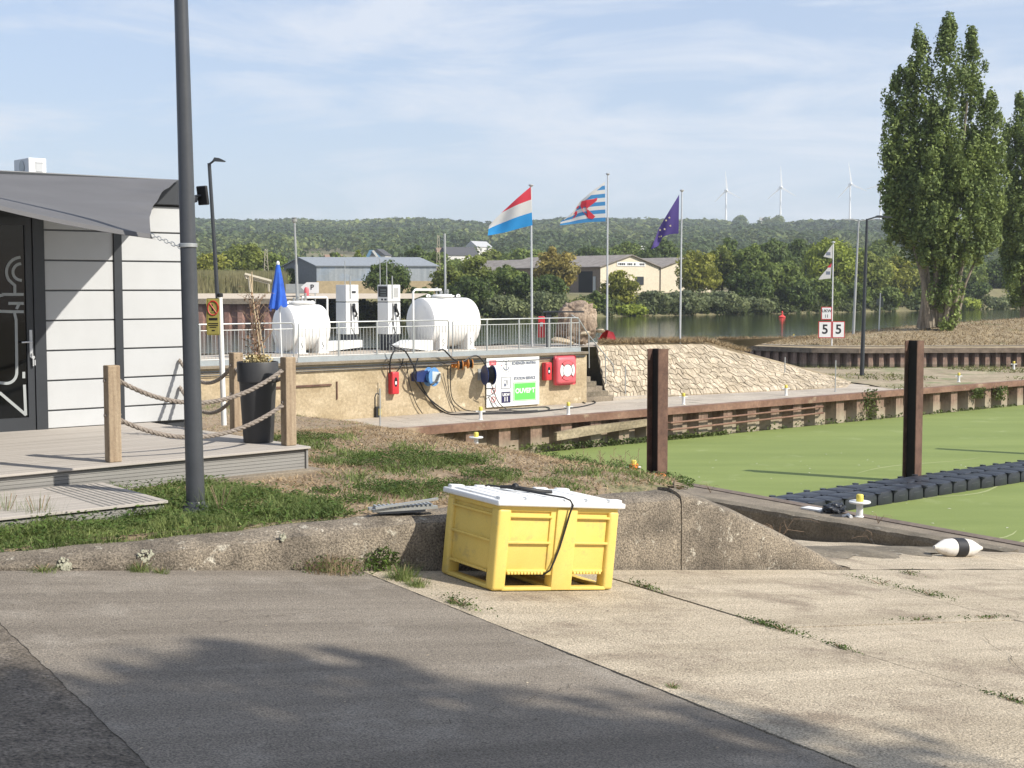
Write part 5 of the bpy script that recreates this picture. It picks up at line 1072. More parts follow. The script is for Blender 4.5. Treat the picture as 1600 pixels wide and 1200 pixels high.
T=[ # px, top, width, base, offset behind bank, kind, low, label
(605,406,84,500,9,'dark',0,'dark round tree in front of the grey warehouse, between the two fuel pumps'),
(330,392,80,0,60,'yel',0,'yellow green tree left of the slim street lamp, beside the hip roofed house'),
(384,374,92,0,75,'olive',0,'broad olive green tree between the slim street lamp and the blue parasol'),
(430,392,60,0,70,'mid',0,'mid green tree just left of the blue parasol, behind the lattice mast'),
(300,402,60,0,66,'yel',0,'yellow green tree hidden behind the grey lamp pole'),
(356,420,56,0,54,'olive',1,'olive bush behind the reed bed beside the hip roofed house'),
(318,428,40,0,30,'olive',1,'olive bush at the left end of the reed bed'),
(434,424,44,0,34,'mid',1,'green bush at the right end of the reed bed, left of the parasol'),
(458,412,30,0,40,'dark',0,'small dark tree at the left corner of the grey warehouse'),
(655,440,46,500,4,'dark',1,'dark bush between the right fuel pump and the large tank'),
(700,415,60,500,10,'olive',0,'olive green tree just right of the vent pipe of the large tank'),
(742,396,70,500,16,'olive',0,'light olive tree above the right end of the large tank'),
(790,412,70,500,9,'mid',0,'mid green tree left of the striped flag pole'),
(735,432,80,500,4,'dark',0,'dark green tree directly above the large tank'),
(815,425,56,500,6,'dark',0,'dark tree just left of the left flagpole'),
(868,382,78,500,14,'brown',0,'yellow brown tree in front of the cream shed roof'),
(858,428,62,500,5,'dark',0,'dark tree under the yellow brown tree'),
(780,462,95,500,1,'willow',1,'grey willow bush at the water right of the large tank'),
(850,458,90,500,1,'willow',1,'grey willow bush at the water above the boulder'),
(900,470,70,500,1,'olive',1,'low olive bush below the dark shed doorway'),
(968,420,62,500,4,'yel',0,'yellow green round tree right of the middle flagpole'),
(935,450,44,500,3,'mid',1,'small green bush behind the middle flagpole'),
(985,478,60,500,0,'bright',1,'low bright bush at the water below the yellow green tree'),
(1020,452,66,500,2,'willow',1,'grey willow bush left of the right flagpole'),
(1075,455,80,500,1,'willow',1,'grey willow bush right behind the right flagpole'),
(1130,457,84,500,1,'willow',1,'wide grey willow bush right of the right flagpole'),
(1178,466,70,500,1,'willow',1,'grey willow bush left of the red channel buoy'),
(1090,387,80,500,12,'yel',0,'yellowish tree in front of the right cream shed'),
(1128,380,70,500,14,'olive',0,'olive tree right of the yellowish tree'),
(1175,380,90,500,8,'mid',0,'tall mid green tree at the middle of the far bank'),
(1172,420,80,500,5,'dark',0,'dark tree under the tall mid green tree'),
(1228,404,80,500,6,'mid',0,'mid green tree above the red channel buoy'),
(1240,430,70,500,3,'dark',0,'dark tree at the water just right of the red channel buoy'),
(1300,366,100,500,16,'bright',0,'large bright light green tree behind the two pennants'),
(1290,428,66,500,3,'mid',0,'mid green tree at the water behind the number boards'),
(1352,392,86,500,9,'olive',0,'olive tree behind the nearer street lamp'),
(1338,440,60,500,2,'mid',0,'mid green low tree between the mast and the street lamps'),
(1398,398,74,500,7,'yel',0,'yellow green tree just left of the tall poplar'),
(1385,446,60,500,2,'mid',0,'mid green tree at the water left of the poplar'),
(1440,415,90,500,8,'dark',0,'dark tree behind the poplar trunks'),
(1440,455,80,500,2,'mid',1,'green bush at the water behind the poplar trunks'),
(1500,405,90,500,14,'mid',0,'mid green tree right of the poplar trunks'),
(1520,440,56,500,6,'dark',0,'dark green bush-like tree left of the white porch'),
(1505,470,66,500,1,'bright',1,'low bright bush at the water right of the poplar'),
(1572,402,90,500,18,'dark',0,'dark tree above the white porch at right'),
(1553,468,56,500,2,'willow',1,'grey willow bush below the white porch'),
(1600,455,60,500,6,'mid',0,'mid green tree at the right edge of the far bank'),
(1640,420,90,500,10,'dark',0,'dark tree beyond the right edge'),
(1205,372,90,0,60,'dark',0,'dark tree crown behind the middle of the far bank'),
(1140,368,60,0,75,'dark',0,'dark tree crown behind the olive tree'),
(1250,370,80,0,75,'dark',0,'dark tree crown left of the bright light green tree'),
(1375,372,80,0,90,'mid',0,'green tree crown behind the two street lamps'),
(1035,372,90,0,110,'dark',0,'dark tree crown behind the shed roofs, left of the purple flag'),
(980,378,90,0,150,'mid',0,'mid green tree above the cream gable'),
(930,380,80,0,140,'dark',0,'dark tree above the cream shed roof'),
(820,388,100,0,140,'mid',0,'mid green tree above the left end of the shed roof'),
(770,392,80,0,150,'olive',0,'olive tree left of the shed roof'),
(690,392,80,0,110,'mid',0,'mid green tree at the right end of the grey warehouse roof'),
(655,378,60,0,160,'dark',0,'dark round tree above the warehouse roof'),
(562,386,30,0,160,'bright',0,'small pale round tree above the middle of the warehouse roof'),
(525,392,60,0,150,'mid',0,'mid green tree above the left half of the warehouse roof'),
]
for px,top,w,base,off,kind,low,lab in T: tree(px,top,w,base,off,kind,lab,low)
# reeds on the left far bank
n=26000; px=RNG.uniform(240,448,n); off=RNG.uniform(26,52,n); v=np.empty((n,3,3))
d=np.array([bank_d(p) for p in (250,450)]); dd_=d[0]+(d[1]-d[0])*(px-250)/200+off; x=(px-800)/F*dd_; z0=.9+.01*off; h=1.6+2.2*RNG.random(n)
v[:,0]=np.c_[x-.12,dd_,z0]; v[:,1]=np.c_[x+.12,dd_,z0]; v[:,2]=np.c_[x+RNG.normal(0,.3,n),dd_+RNG.normal(0,.3,n),z0+h]
o=npmesh('reeds',v.reshape(-1,3),3,mat('reed',(.20,.19,.085),(.30,.27,.14),scale=.3,rough=1.,island=.3,fa=0,trans=.2)); tag(o,'dry reed bed behind the far quay at the left','reeds',kind='stuff')
# -------- buildings
def fbase(p,dx,dy): return p
def shed(p0,p1,deep,z0,ze,zr,mats,label,roofm,ovh=.3,low=None,name='warehouse'):
    """p0->p1 = front gable, deep = vector of the long axis"""
    r_=root(name,Vector((p0.x,p0.y,z0)),0,label,'warehouse'); o_=Vector((p0.x,p0.y,0)); A0=Vector((0,0,0)); B0=Vector((p1.x,p1.y,0))-o_; D=deep; up=Vector((0,0,1)); he=ze-z0; hr_=zr-z0; mid=(A0+B0)/2
    zs=[0,he] if low is None else [0,low,he]
    MB().face([A0,B0,B0+up*he,mid+up*hr_,A0+up*he]).build('gable_wall',mats[0],r_)
    MB().face([A0+D,B0+D,B0+D+up*he,mid+D+up*hr_,A0+D+up*he]).build('gable_wall',mats[0],r_)
    for Q in (A0,B0):
        if low: MB().face([Q,Q+D,Q+D+up*low,Q+up*low]).build('lower_wall',mats[2],r_)
        MB().face([Q+up*(low or 0),Q+D+up*(low or 0),Q+D+up*he,Q+up*he]).build('side_wall',mats[1],r_)
    ax=(B0-A0).normalized(); sl=(mid+up*hr_-A0-up*he).normalized(); sl2=(mid+up*hr_-B0-up*he).normalized(); dn_=D.normalized()
    for Q,s_ in ((A0,sl),(B0,sl2)):
        a=Q+up*he-s_*ovh-dn_*ovh; b=mid+up*hr_-dn_*ovh; L_=D+dn_*ovh*2
        MB().prism([a,b,b+L_,a+L_],(0,0,.15)).build('roof',roofm,r_)
    return r_
M_corr=mat('corrugated_blue',(.27,.30,.32),(.40,.42,.43),scale=1.5,rough=.6,stretch=(1.2,1.2,.02),fa=.1,fine=3.,c3=(.30,.37,.46),c3p=(.58,.68),c3s=.09); M_tanw=plain('tan_wall',(.46,.36,.22),rough=.95,fa=.1,fine=2.); M_gdark=plain('gable_grey',(.17,.18,.19),rough=.7); M_roofA=plain('roof_blue_grey',(.24,.26,.28),rough=.6); M_roofB=mat('roof_fibre',(.19,.165,.145),(.28,.25,.22),scale=.8,rough=.9,fa=.2,fine=2.); M_cream=plain('cream_wall',(.62,.55,.42),rough=.9,fa=.05,fine=.8); M_brick=plain('brown_brick',(.22,.17,.13),rough=.9,fa=.2,fine=4.)
gA=at(495,466,bank_d(495)+32); gA0=at(444,466,gA.y+7); dpA=at(682,466,gA.y+1.5)-gA
wa=shed(gA0,gA,Vector((dpA.x,dpA.y,0)),.6,at(495,415.5,gA.y).z,at(470,403,gA.y+3.5).z,(M_gdark,M_corr,M_tanw),'long grey blue metal warehouse with tan base across the river, behind the fuel pumps',M_roofA,low=at(495,439,gA.y).z-.6)
M_gd=MB()
tr2=root('parked_trailer',at(463,468,gA.y-14),0,'grey parked trailer with dark wheels in front of the warehouse gable','trailer'); MB().box((-1.5,-.8,1.0),(1.8,.8,2.4)).build('box_body',M_gal,tr2)
for x in (-.9,1.2): MB().lathe([(0,-.1),(.5,-.1),(.5,.1),(0,.1)],(x,-.8,.5),(0,1,0),14).build('wheel',M_blk,tr2)
# conveyor
cv=root('conveyor',at(392,456,bank_d(390)+24),0,'pale slanting conveyor on legs on the far quay, left of the blue parasol','conveyor'); k_=cv.location.y/F; zz=lambda y:(456-y)*k_; xx=lambda x:(x-392)*k_
mb=MB().tube([(xx(383),0,zz(429)),(xx(424),0,zz(440))],.32,6).tube([(xx(392),0,zz(436)),(xx(420),0,zz(444))],.12,5)
for k in range(9): mb.tube([(xx(392+k*3.4),0,zz(431+k*1)),(xx(393.5+k*3.4),0,zz(437+k*.9))],.1,4)
mb.build('belt_frame',plain('pale_steel',(.45,.40,.30)),cv); MB().tube([(xx(389),0,zz(433)),(xx(391),0,0)],.2,5).tube([(xx(383),0,zz(429)),(xx(386),0,zz(436))],.2,5).build('leg',plain('pale_steel',(.45,.40,.30)),cv); MB().tube([(xx(420),0,zz(440)),(xx(420),0,0)],.15,5).build('leg',plain('pale_steel',(.45,.40,.30)),cv)
def lattice(px,y0,y1,d,w,label,name='lattice_mast'):
    q=at(px,y1,d); r_=root(name,q,0,label,'lattice mast'); h=at(px,y0,d).z-q.z; mb=MB(); n=10
    for sx in (-1,1): mb.tube([(sx*w,0,0),(sx*w*.4,0,h)],w*.12,4)
    for k in range(n): a=w*(1-.6*k/n); b=w*(1-.6*(k+1)/n); s=1 if k%2 else -1; mb.tube([(s*a,0,h*k/n),(-s*b,0,h*(k+1)/n)],w*.08,4)
    mb.build('lattice',plain('pale_steel',(.45,.40,.30)),r_); return r_
lattice(416,389,430,bank_d(416)+60,.42,'pale lattice mast among the trees left of the blue parasol'); lattice(685,367,430,250,.35,'lattice mast behind the vent pipe of the large tank'); lattice(1190,340,354,2250,6,'hazy power pylon on the ridge between the first two wind turbines','power_pylon')
# cream sheds
a=at(938,458,262); a.z=1.0; c41=Vector((math.cos(R(38)),math.sin(R(38)),0)); s41=Vector((-c41.y,c41.x,0)); b=a+c41*15.5
s1=shed(a,b,s41*31,1.0,at(938,416.5,262).z,at(988,399,267).z,(M_cream,M_brick,M_brick),'cream gabled shed with brown side wall and open doorway across the river',M_roofB,ovh=.5)
MB().prism([s41*2.2+Vector((-.05,0,.2)),s41*6.2+Vector((-.05,0,.2)),s41*6.2+Vector((-.05,0,4.2)),s41*2.2+Vector((-.05,0,4.2))],-c41*.06).build('doorway',M_dark,s1)
MB().prism([s41*1.2-c41*.1+Vector((0,0,.2)),s41*2.0-c41*.1+Vector((0,0,.2)),s41*2.0-c41*.1+Vector((0,0,3.2)),s41*1.2-c41*.1+Vector((0,0,3.2))],-c41*.06).build('sliding_door',M_gal,s1)
wf=MB().prism([c41*9.2-s41*.05+Vector((0,0,1.6)),c41*11.2-s41*.05+Vector((0,0,1.6)),c41*11.2-s41*.05+Vector((0,0,3.2)),c41*9.2-s41*.05+Vector((0,0,3.2))],-s41*.06).build('window',M_dgrey,s1)
MB().prism([c41*4.2-s41*.05+Vector((0,0,5.2)),c41*11.6-s41*.05+Vector((0,0,5.2)),c41*11.6-s41*.05+Vector((0,0,6.0)),c41*4.2-s41*.05+Vector((0,0,6.0))],-s41*.05).build('name_board',M_wp,s1)
mb=MB(); x=4.5; rs=random.Random(2)
while x<11.3:
    w_=rs.choice([.2,.32,.4,.28]); p=c41*x-s41*.12+Vector((0,0,5.42)); q=c41*(x+w_)-s41*.12+Vector((0,0,5.42))
    if rs.random()<.85: mb.prism([p,q,q+Vector((0,0,.36)),p+Vector((0,0,.36))],-s41*.03)
    x+=w_+.14
mb.build('worn_letters',M_ink,s1)
a2=b+c41*.4; b2=a2+c41*14
shed(a2,b2,s41*26,1.0,6.0,8.0,(M_cream,M_cream,M_cream),'second cream shed partly hidden by the yellowish tree',M_roofB,ovh=.5)
c_=at(812,440,300); c_.z=1.2; shed(c_,c_+c41*13,s41*20,1.2,5.6,8.2,(M_brick,M_brick,M_brick),'low brown roofed shed left of the yellow brown tree',M_roofB,ovh=.5)
def house(px,y0,d,w,dp,h,rh,wallm,roofm,label,rz=.4,hip=0):
    z0=at(px,y0,d).z-1; q=at(px,y0,d); r_=root('house',Vector((q.x,q.y,z0)),rz,label,'house'); h+=1
    MB().box((-w/2,-dp/2,-3),(w/2,dp/2,h)).build('wall',wallm,r_); e=.4; i=w/2*hip
    mb=MB(); mb.bm.free(); mb.bm=bmesh.new(); a=[Vector((-w/2-e,-dp/2-e,h-.1)),Vector((w/2+e,-dp/2-e,h-.1)),Vector((w/2+e,dp/2+e,h-.1)),Vector((-w/2-e,dp/2+e,h-.1)),Vector((-w/2-e+i,0,h+rh)),Vector((w/2+e-i,0,h+rh))]
    vs_=[mb.bm.verts.new(x) for x in a]
    for f in ((0,1,5,4),(2,3,4,5),(1,2,5),(3,0,4),(3,2,1,0)): mb.bm.faces.new([vs_[k] for k in f])
    if not hip:
        pass
    mb.build('roof',roofm,r_)
    for x in (-w*.25,w*.2): MB().box((x-.5,-dp/2-.03,h-2.4),(x+.5,-dp/2+.02,h-1.1)).build('window',M_dgrey,r_)
    for y in (-dp*.2,dp*.2): MB().box((-w/2-.03,y-.5,h-2.4),(-w/2+.02,y+.5,h-1.1)).build('window',M_dgrey,r_)
    return r_
Mw=plain('house_white',(.62,.60,.56),fa=0); Mrr=plain('roof_tile_red',(.26,.17,.12),rough=.9); Mrg=plain('roof_slate',(.07,.07,.075),rough=.8); Mgp=plain('roof_pinkish',(.24,.175,.15),rough=.9)
house(350,431,430,6.5,5,2.4,2.2,plain('house_cream',(.50,.42,.32),fa=0),Mgp,'old house with pinkish hip roof among trees at the far left',.7,.8)
house(521,407,520,6,6,.6,1.6,plain('house_cream',(.50,.42,.32),fa=0),Mrr,'small house with orange red roof above the warehouse roof',.3)
house(594,405,560,7,7,1.5,2.6,Mw,Mrg,'small white gabled house above the warehouse, right of the blue chute',1.3); house(716,405,500,12,8,1.4,3,Mw,Mrg,'white house with dark slate roof right of the large tank vent pipe',.5); house(700,403,560,9,8,1.5,2.6,Mw,Mrr,'house with red roof left of the slate roofed house',.2)
house(748,392,720,12,8,2.,3,Mw,plain('roof_pale',(.42,.42,.42)),'pale roofed house left of the striped flag',.9); house(995,397,700,10,8,1.5,2.5,Mw,Mw,'small white house above the cream gable',.6); house(957,397,760,9,7,1.,2.,Mw,Mgp,'tiny white house right of the middle flagpole, above the shed roof',.3)
c=at(580,405,480); ch=root('blue_chute',c,0,'pale blue slanted chute above the warehouse roof','chute'); MB().prism([(-2.2,0,0),(-.6,0,3.2),(.7,0,3.2),(4,0,0),(3.2,0,0),(.2,0,2.2),(-1.3,0,0)],(0,1,0)).build('frame',plain('chute_blue',(.12,.25,.38)),ch); MB().prism([(.2,-.3,2.9),(1.0,-.3,3.1),(3.2,-.3,0),(2.3,-.3,0)],(0,.2,0)).build('belt',Mw,ch)
hp_=root('house',at(1553,447,bank_d(1553)+24),.25,'white house porch with dark window among the trees at right','house'); MB().box((-5,-1,-1),(1.2,6,2.2)).build('wall',Mw,hp_); MB().box((-5.4,-1.5,2.2),(1.7,6,2.5)).prism([(-5.4,-1.5,2.5),(1.7,-1.5,2.5),(.2,-1.5,3.4),(-4,-1.5,3.4)],(0,7,0)).build('roof',Mrg,hp_); MB().box((-.9,-1.04,.2),(.8,-1.0,1.9)).build('window',M_dgrey,hp_)
# -------- forested hills : one mass of crowns
n=15000; px=RNG.uniform(-150,1850,n); dd_=600+(2120-600)*RNG.random(n)**.72
keep=~((px>1158)&(px<1212)&(dd_>1500)&(RNG.random(n)<.97)); px=px[keep]; dd_=dd_[keep]; n=len(px)
# clearings
cl_=(np.sin(px*.021+dd_*.004)+np.sin(px*.008-dd_*.006+2)>1.25)&(dd_<1100); px=px[~cl_]; dd_=dd_[~cl_]; n=len(px)
zz=np.array([zland(a,b) for a,b in zip(px,dd_)]); rad=RNG.uniform(4.2,8.5,n)*(1-.25*(dd_<900)); cc=np.c_[(px-800)/F*dd_,dd_,zz+rad*.75]
vis_leaf=lambda d_:np.clip(d_*.0016,1.1,3.)
per=24; idx=np.repeat(np.arange(n),per); dr_=rnd_unit(n*per); dr_[:,2]=np.abs(dr_[:,2])*1.15-.15; nr=dr_+rnd_unit(n*per)*.35; nr/=np.linalg.norm(nr,axis=1,keepdims=True)
pos=cc[idx]+dr_*rad[idx][:,None]*(.75+.3*RNG.random((n*per,1))); v=leaves(pos,nr,vis_leaf(dd_)[idx]*(.7+.7*RNG.random(n*per)),.75)
vv=v.reshape(n,per*4,3); patchy=np.sin(cc[:,0]*.013+1)*np.sin(cc[:,1]*.006)+RNG.normal(0,.5,n)
for sel,nm,m,lab in ((patchy<.35,'forest',leafmat('forest_dark',(.062,.095,.034),s=.004),'dark woodland covering the far hills'),(patchy>=.35,'forest',leafmat('forest_mid',(.13,.165,.055),s=.004),'lighter woodland patches on the far hills')):
    tag(npmesh(nm,vv[sel].reshape(-1,3),4,m),lab,'woodland',kind='stuff')
# bushes in the valley (one mass)
n=1500; px=RNG.uniform(-100,1800,n); dd_=RNG.uniform(330,720,n); b_=(dd_>330)&~((px>400)&(px<700)&(dd_<400)); px=px[b_]; dd_=dd_[b_]; n=len(px)
zz=np.array([zland(a,b) for a,b in zip(px,dd_)]); rad=RNG.uniform(2.0,4.5,n); cc=np.c_[(px-800)/F*dd_,dd_,zz+rad*.5]
tag(npmesh('valley_shrubs',clump_leaves(cc,rad,70,.65),4,leafmat('shrub_olive',(.088,.102,.038),s=.01)),'mass of shrubs and hedges on the valley floor','shrubs',kind='stuff')
# river edge herbs
n=700; px=RNG.uniform(440,1900,n); dd_=np.array([bank_d(p) for p in px])+RNG.uniform(-1,5,n); cc=np.c_[(px-800)/F*dd_,dd_,-2.6+.35*(dd_-np.array([bank_d(p) for p in px]))+RNG.random(n)*1.0]
tag(npmesh('bank_herbs',clump_leaves(cc,RNG.uniform(.7,1.7,n),60,.3),4,leafmat('herb_green',(.075,.10,.035))),'reeds and herbs along the far water line','bank plants',kind='stuff')
# -------- wind turbines
def turbine(px,yh,yb,d,a0,lab):
    q=at(px,yb+6,d); r_=root('wind_turbine',q,0,lab,'wind turbine','wind turbines on the ridge'); h=at(px,yh,d).z-q.z; Mt=plain('turbine_white',(.80,.80,.80),fa=0)
    MB().tube([(0,0,0),(0,0,h)],2.3,12,r1=1.2).build('tower',Mt,r_,smooth=True); MB().box((-2.4,-6,h-2),(2.4,7,h+2.6),1.).lathe([(0,-3),(2,-1.5),(2.6,0)],(0,-6,h),(0,1,0),12).build('nacelle',Mt,r_)
    for k in range(3):
        a=R(a0+120*k); e=Vector((math.sin(a)*.75,-.2*math.sin(a),math.cos(a))); s=Vector((math.cos(a),0,-math.sin(a))); L=h*.50
        pts=[(0,1.3),(.15,3.0),(.4,2.2),(1,.6)]
        poly=[Vector((0,-7,h))+e*L*t+s*w_*.7 for t,w_ in pts]+[Vector((0,-7,h))+e*L*t-s*w_*.4 for t,w_ in pts[::-1]]
        MB().prism(poly,(0,.9,0)).build('blade',Mt,r_)
turbine(1134,298,352,2500,-6,'left one of the three wind turbines on the ridge'); turbine(1219,293,353,2500,-4,'middle wind turbine on the ridge, over the pale field'); turbine(1327.5,288,350,2500,-10,'right one of the three clearly visible wind turbines, above the street lamps'); turbine(1375,290,350,2500,20,'wind turbine mostly hidden behind the left edge of the tall poplar')
# ================================================================== POPLARS
def poplar(px,base,d,spires,label,z0,stems,leafn=1.,kind='pop'):
    q=at(px,base,d); q.z=z0; r_=root('poplar_tree',q,0,label,'poplar tree'); k_=d/F
    cc=[];rr=[]
    for (sx,top,bot,wd,dy) in spires:
        zt_=at(sx,top,d).z-z0; zb_=at(sx,bot,d).z-z0; ncl=int((zt_-zb_)*wd*k_*4.6*leafn)
        for i in range(ncl):
            t=RNG.random(); prof=min(1,(1-t)*3.6+.15)*min(1,.55+t*2.2); w_=wd*k_*.5*prof*(.9+.15*math.sin(t*23+sx))
            a=RNG.random()*6.283; ra=math.sqrt(RNG.random()); cc.append(((sx-px)*k_+math.cos(a)*ra*w_,dy+math.sin(a)*ra*w_,zb_+(zt_-zb_)*t)); rr.append((.18+.32*RNG.random())*(.75 if t>.9 else 1))
    v=clump_leaves(np.array(cc),np.array(rr),62,.12,flat=2.1,jit=.6)
    npmesh('crown',v,4,leafmat('poplar_leaf',(.175,.235,.08),s=.5,trans=.28),r_)
    mb=MB()
    for (x0,x1,top,r0) in stems:
        h=at(x1,top,d).z-z0; mb.tube([((x0-px)*k_,RNG.normal(0,.3),-.4),((x0-px)*k_*.7+(x1-px)*k_*.3,RNG.normal(0,.3),h*.35),((x1-px)*k_,RNG.normal(0,.3),h)],r0,8,r1=r0*.3)
    mb.build('trunk',mat('poplar_bark',(.13,.105,.075),(.30,.25,.185),scale=2.,bump=1.,fine=8.,fa=.2,stretch=(3,3,.5)),r_,smooth=True); return r_
zb1=at(1465,503,100).z
pop=poplar(1465,503,100,[(1428,48,330,54,0),(1468,28,350,58,-.5),(1509,50,330,52,.3),(1402,98,370,56,.4),(1540,148,385,52,0),(1448,170,410,88,-.8),(1510,215,405,92,-.6),(1397,200,372,36,0),(1470,230,418,132,-.5),(1422,270,400,74,.5),(1545,230,382,40,.2),(1383,215,330,24,-.2),(1470,420,508,66,-.4)],'tall broad columnar poplar with several stems on the dry mound',zb1,
 [(1450,1405,300,.26),(1455,1428,200,.24),(1463,1450,150,.28),(1470,1475,120,.30),(1476,1500,160,.28),(1484,1530,260,.24),(1490,1552,330,.14),(1460,1440,380,.18),(1480,1490,380,.16),(1447,1444,420,.55)],leafn=.92)
poplar(1612,497,113,[(1585,150,420,50,0),(1612,120,430,70,.2),(1640,160,430,70,0),(1572,235,420,34,.1),(1600,300,470,90,-.3)],'second columnar poplar cut by the right edge of the view',at(1612,497,113).z,[(1600,1590,200,.24),(1612,1612,170,.3),(1620,1640,220,.26)])
# ================================================================== GRASS AND WEEDS NEAR
def blades(pts,h,wd,name,m,label,lean=.5):
    n=len(pts); a=RNG.random(n)*6.283; ln=RNG.normal(0,lean,(n,2))*h[:,None]; s=np.c_[np.cos(a),np.sin(a),np.zeros(n)]*wd[:,None]
    v=np.empty((n,3,3)); v[:,0]=pts-s; v[:,1]=pts+s; v[:,2]=pts+np.c_[ln,h]; o=npmesh(name,v.reshape(-1,3),3,m); return tag(o,label,'grass',kind='stuff')
M_gr=mat('grass_blade',(.13,.18,.05),(.225,.27,.085),scale=1.5,rough=.7,island=.35,fa=0,trans=.35); M_dry=mat('dry_blade',(.29,.205,.115),(.42,.315,.195),scale=1.5,rough=.95,island=.35,fa=0,trans=.2)
patches=[(x,y,r,0) for x,y,r in ((640,722,1.0),(690,728,.5),(600,768,.42),(650,765,.5),(700,765,.35),(555,780,.3),(510,770,.22),(380,805,.35),(345,812,.3),(470,690,.7),(500,712,.6),(540,715,.5),(760,748,.35),(880,720,.6),(720,725,.35),(810,697,.4),(960,745,.7),(1000,750,.4),(450,802,.25),(860,750,.25),(580,705,.5),(620,745,.5),(900,755,.4),(350,640,1.2),(420,650,.8))]
def onterr(px,py):
    r=ray(px,py); z=-.5
    for i in range(40): p=O+r*((z-CZ)/r.z); z=z*.5+.5*hterr(p)
    return O+r*((z-CZ)/r.z)
PC=[(onterr(x,y),r) for x,y,r,z in patches]
def sampler(n,ulo,uhi,wlo,whi):
    out=[]
    for i in range(n):
        p=uw(ulo+(uhi-ulo)*random.random(),wlo+(whi-wlo)*random.random()); 
        if not in_terr(p): continue
        v=p.dot(V); nn_=p.dot(N)
        if v<8.27 and nn_>13.46 and nn_<18 : continue
        if v<5.5 and nn_>11.9 and nn_<18: continue
        if v<vE and nn_>17: continue
        out.append(p)
    return out
def green(p):
    v=p.dot(V); g_=0
    if v<7.6: g_=1.4*min(1,max(0,(7.4+.3*math.sin(p.x*3)-v)*1.2))
    if v<8.6 and p.dot(N)>17.5: g_=max(g_,.5)
    for c,r in PC:
        d_=math.hypot((p.x-c.x),(p.y-c.y)*.8)/r
        if d_<1.25: g_=max(g_,min(1,(1.25-d_)*2.2))
    return g_
gp=[];dpn=[]
for p in sampler(330000,-9,16.5,11.27,22): 
    g_=green(p)
    if random.random()<g_*.9*(.10+.90*(math.sin(p.x*3.1+1)*math.sin(p.y*2.7)+.6*math.sin(p.x*7+p.y*6)>-.05 or p.dot(V)<6.2)): gp.append((p.x,p.y,hterr(p)))
    elif random.random()<.5: dpn.append((p.x,p.y,hterr(p)))
for p in sampler(60000,0,24,20,36):
    (gp if random.random()<green(p)*.6+.04 else dpn).append((p.x,p.y,hterr(p)))
gp=np.array(gp); dpn=np.array(dpn)
ex=[]
for p in sampler(150000,-9,5.5,11.3,14.6):
    if green(p)>.6: ex.append((p.x,p.y,hterr(p)))
gp=np.concatenate([gp,np.array(ex)])
blades(gp,RNG.uniform(.02,.085,len(gp))*(.6+.8*(np.sin(gp[:,0]*4)*np.sin(gp[:,1]*3.3)>.1)),RNG.uniform(.004,.011,len(gp)),'grass',M_gr,'green grass growing round the deck and lamp pole',.55)
blades(dpn,RNG.uniform(.01,.05,len(dpn)),RNG.uniform(.004,.012,len(dpn)),'dry_grass',M_dry,'short dry straw covering the bank behind the concrete wall',1.6)
# leafy ground weeds in the green patches
c=gp[RNG.random(len(gp))<.14]; n=len(c); nr=rnd_unit(n)*.6+np.array([0,0,1]); nr/=np.linalg.norm(nr,axis=1,keepdims=True)
o=npmesh('ground_weeds',leaves(c+np.c_[np.zeros((n,2)),.03+.09*RNG.random(n)],nr,RNG.uniform(.012,.032,n),.45),4,leafmat('weed_leaf',(.075,.125,.032),s=2.)); tag(o,'leafy low weeds among the grass on the bank','weeds',kind='stuff')
# mound and peninsula grass
n=26000; i_=RNG.integers(0,Nc-1,n); t=RNG.random(n); a_=np.array([[*rows_] for rows_ in [r for r in crl]]); b0=np.array([[p.x,p.y+3.4,p.z] for p in cp]); pp=b0[i_]*(1-t)[:,None]+a_[i_]*t[:,None]+ (a_[i_+1]-a_[i_])*RNG.random((n,1)); pp[:,2]=b0[i_][:,2]*(1-t**.8)+a_[i_][:,2]*t**.8-.02
blades(pp,RNG.uniform(.05,.25,n),RNG.uniform(.02,.05,n),'mound_grass',mat('mound_blade',(.24,.175,.095),(.37,.285,.17),scale=.5,rough=1.,island=.4,fa=0,trans=.2),'dry straw grass on the mound below the poplars',1.)
n=9000; t=RNG.random(n); i_=RNG.integers(0,29,n); fa_=np.array([list(p) for p in fr]); ba_=np.array([list(p) for p in bk]); f2=RNG.random((n,1)); pp=(fa_[i_]+(fa_[np.minimum(i_+1,29)]-fa_[i_])*f2)*(1-t)[:,None]+(ba_[i_]+(ba_[np.minimum(i_+1,29)]-ba_[i_])*f2)*t[:,None]
pp=pp[(np.sin(pp[:,0]*.9)+np.sin(pp[:,1]*.8+pp[:,0]*.3)>.55)]; n=len(pp); blades(pp,RNG.uniform(.03,.14,n),RNG.uniform(.015,.04,n),'peninsula_grass',mat('pen_blade',(.13,.145,.05),(.22,.21,.09),scale=.5,rough=1.,island=.3,fa=0,trans=.2),'sparse green grass tufts on the dry peninsula',1.)
n=5000; s_=RNG.random(n); pp=np.array([list(emb(a*.72,1)+Vector((.1+.3*random.random(),.2+1.4*random.random(),.06+.08*random.random()))) for a in s_]); blades(pp,RNG.uniform(.05,.2,n),RNG.uniform(.01,.03,n),'crest_grass',MATS['mound_blade'],'dry grass strip along the crest of the stone embankment',1.)
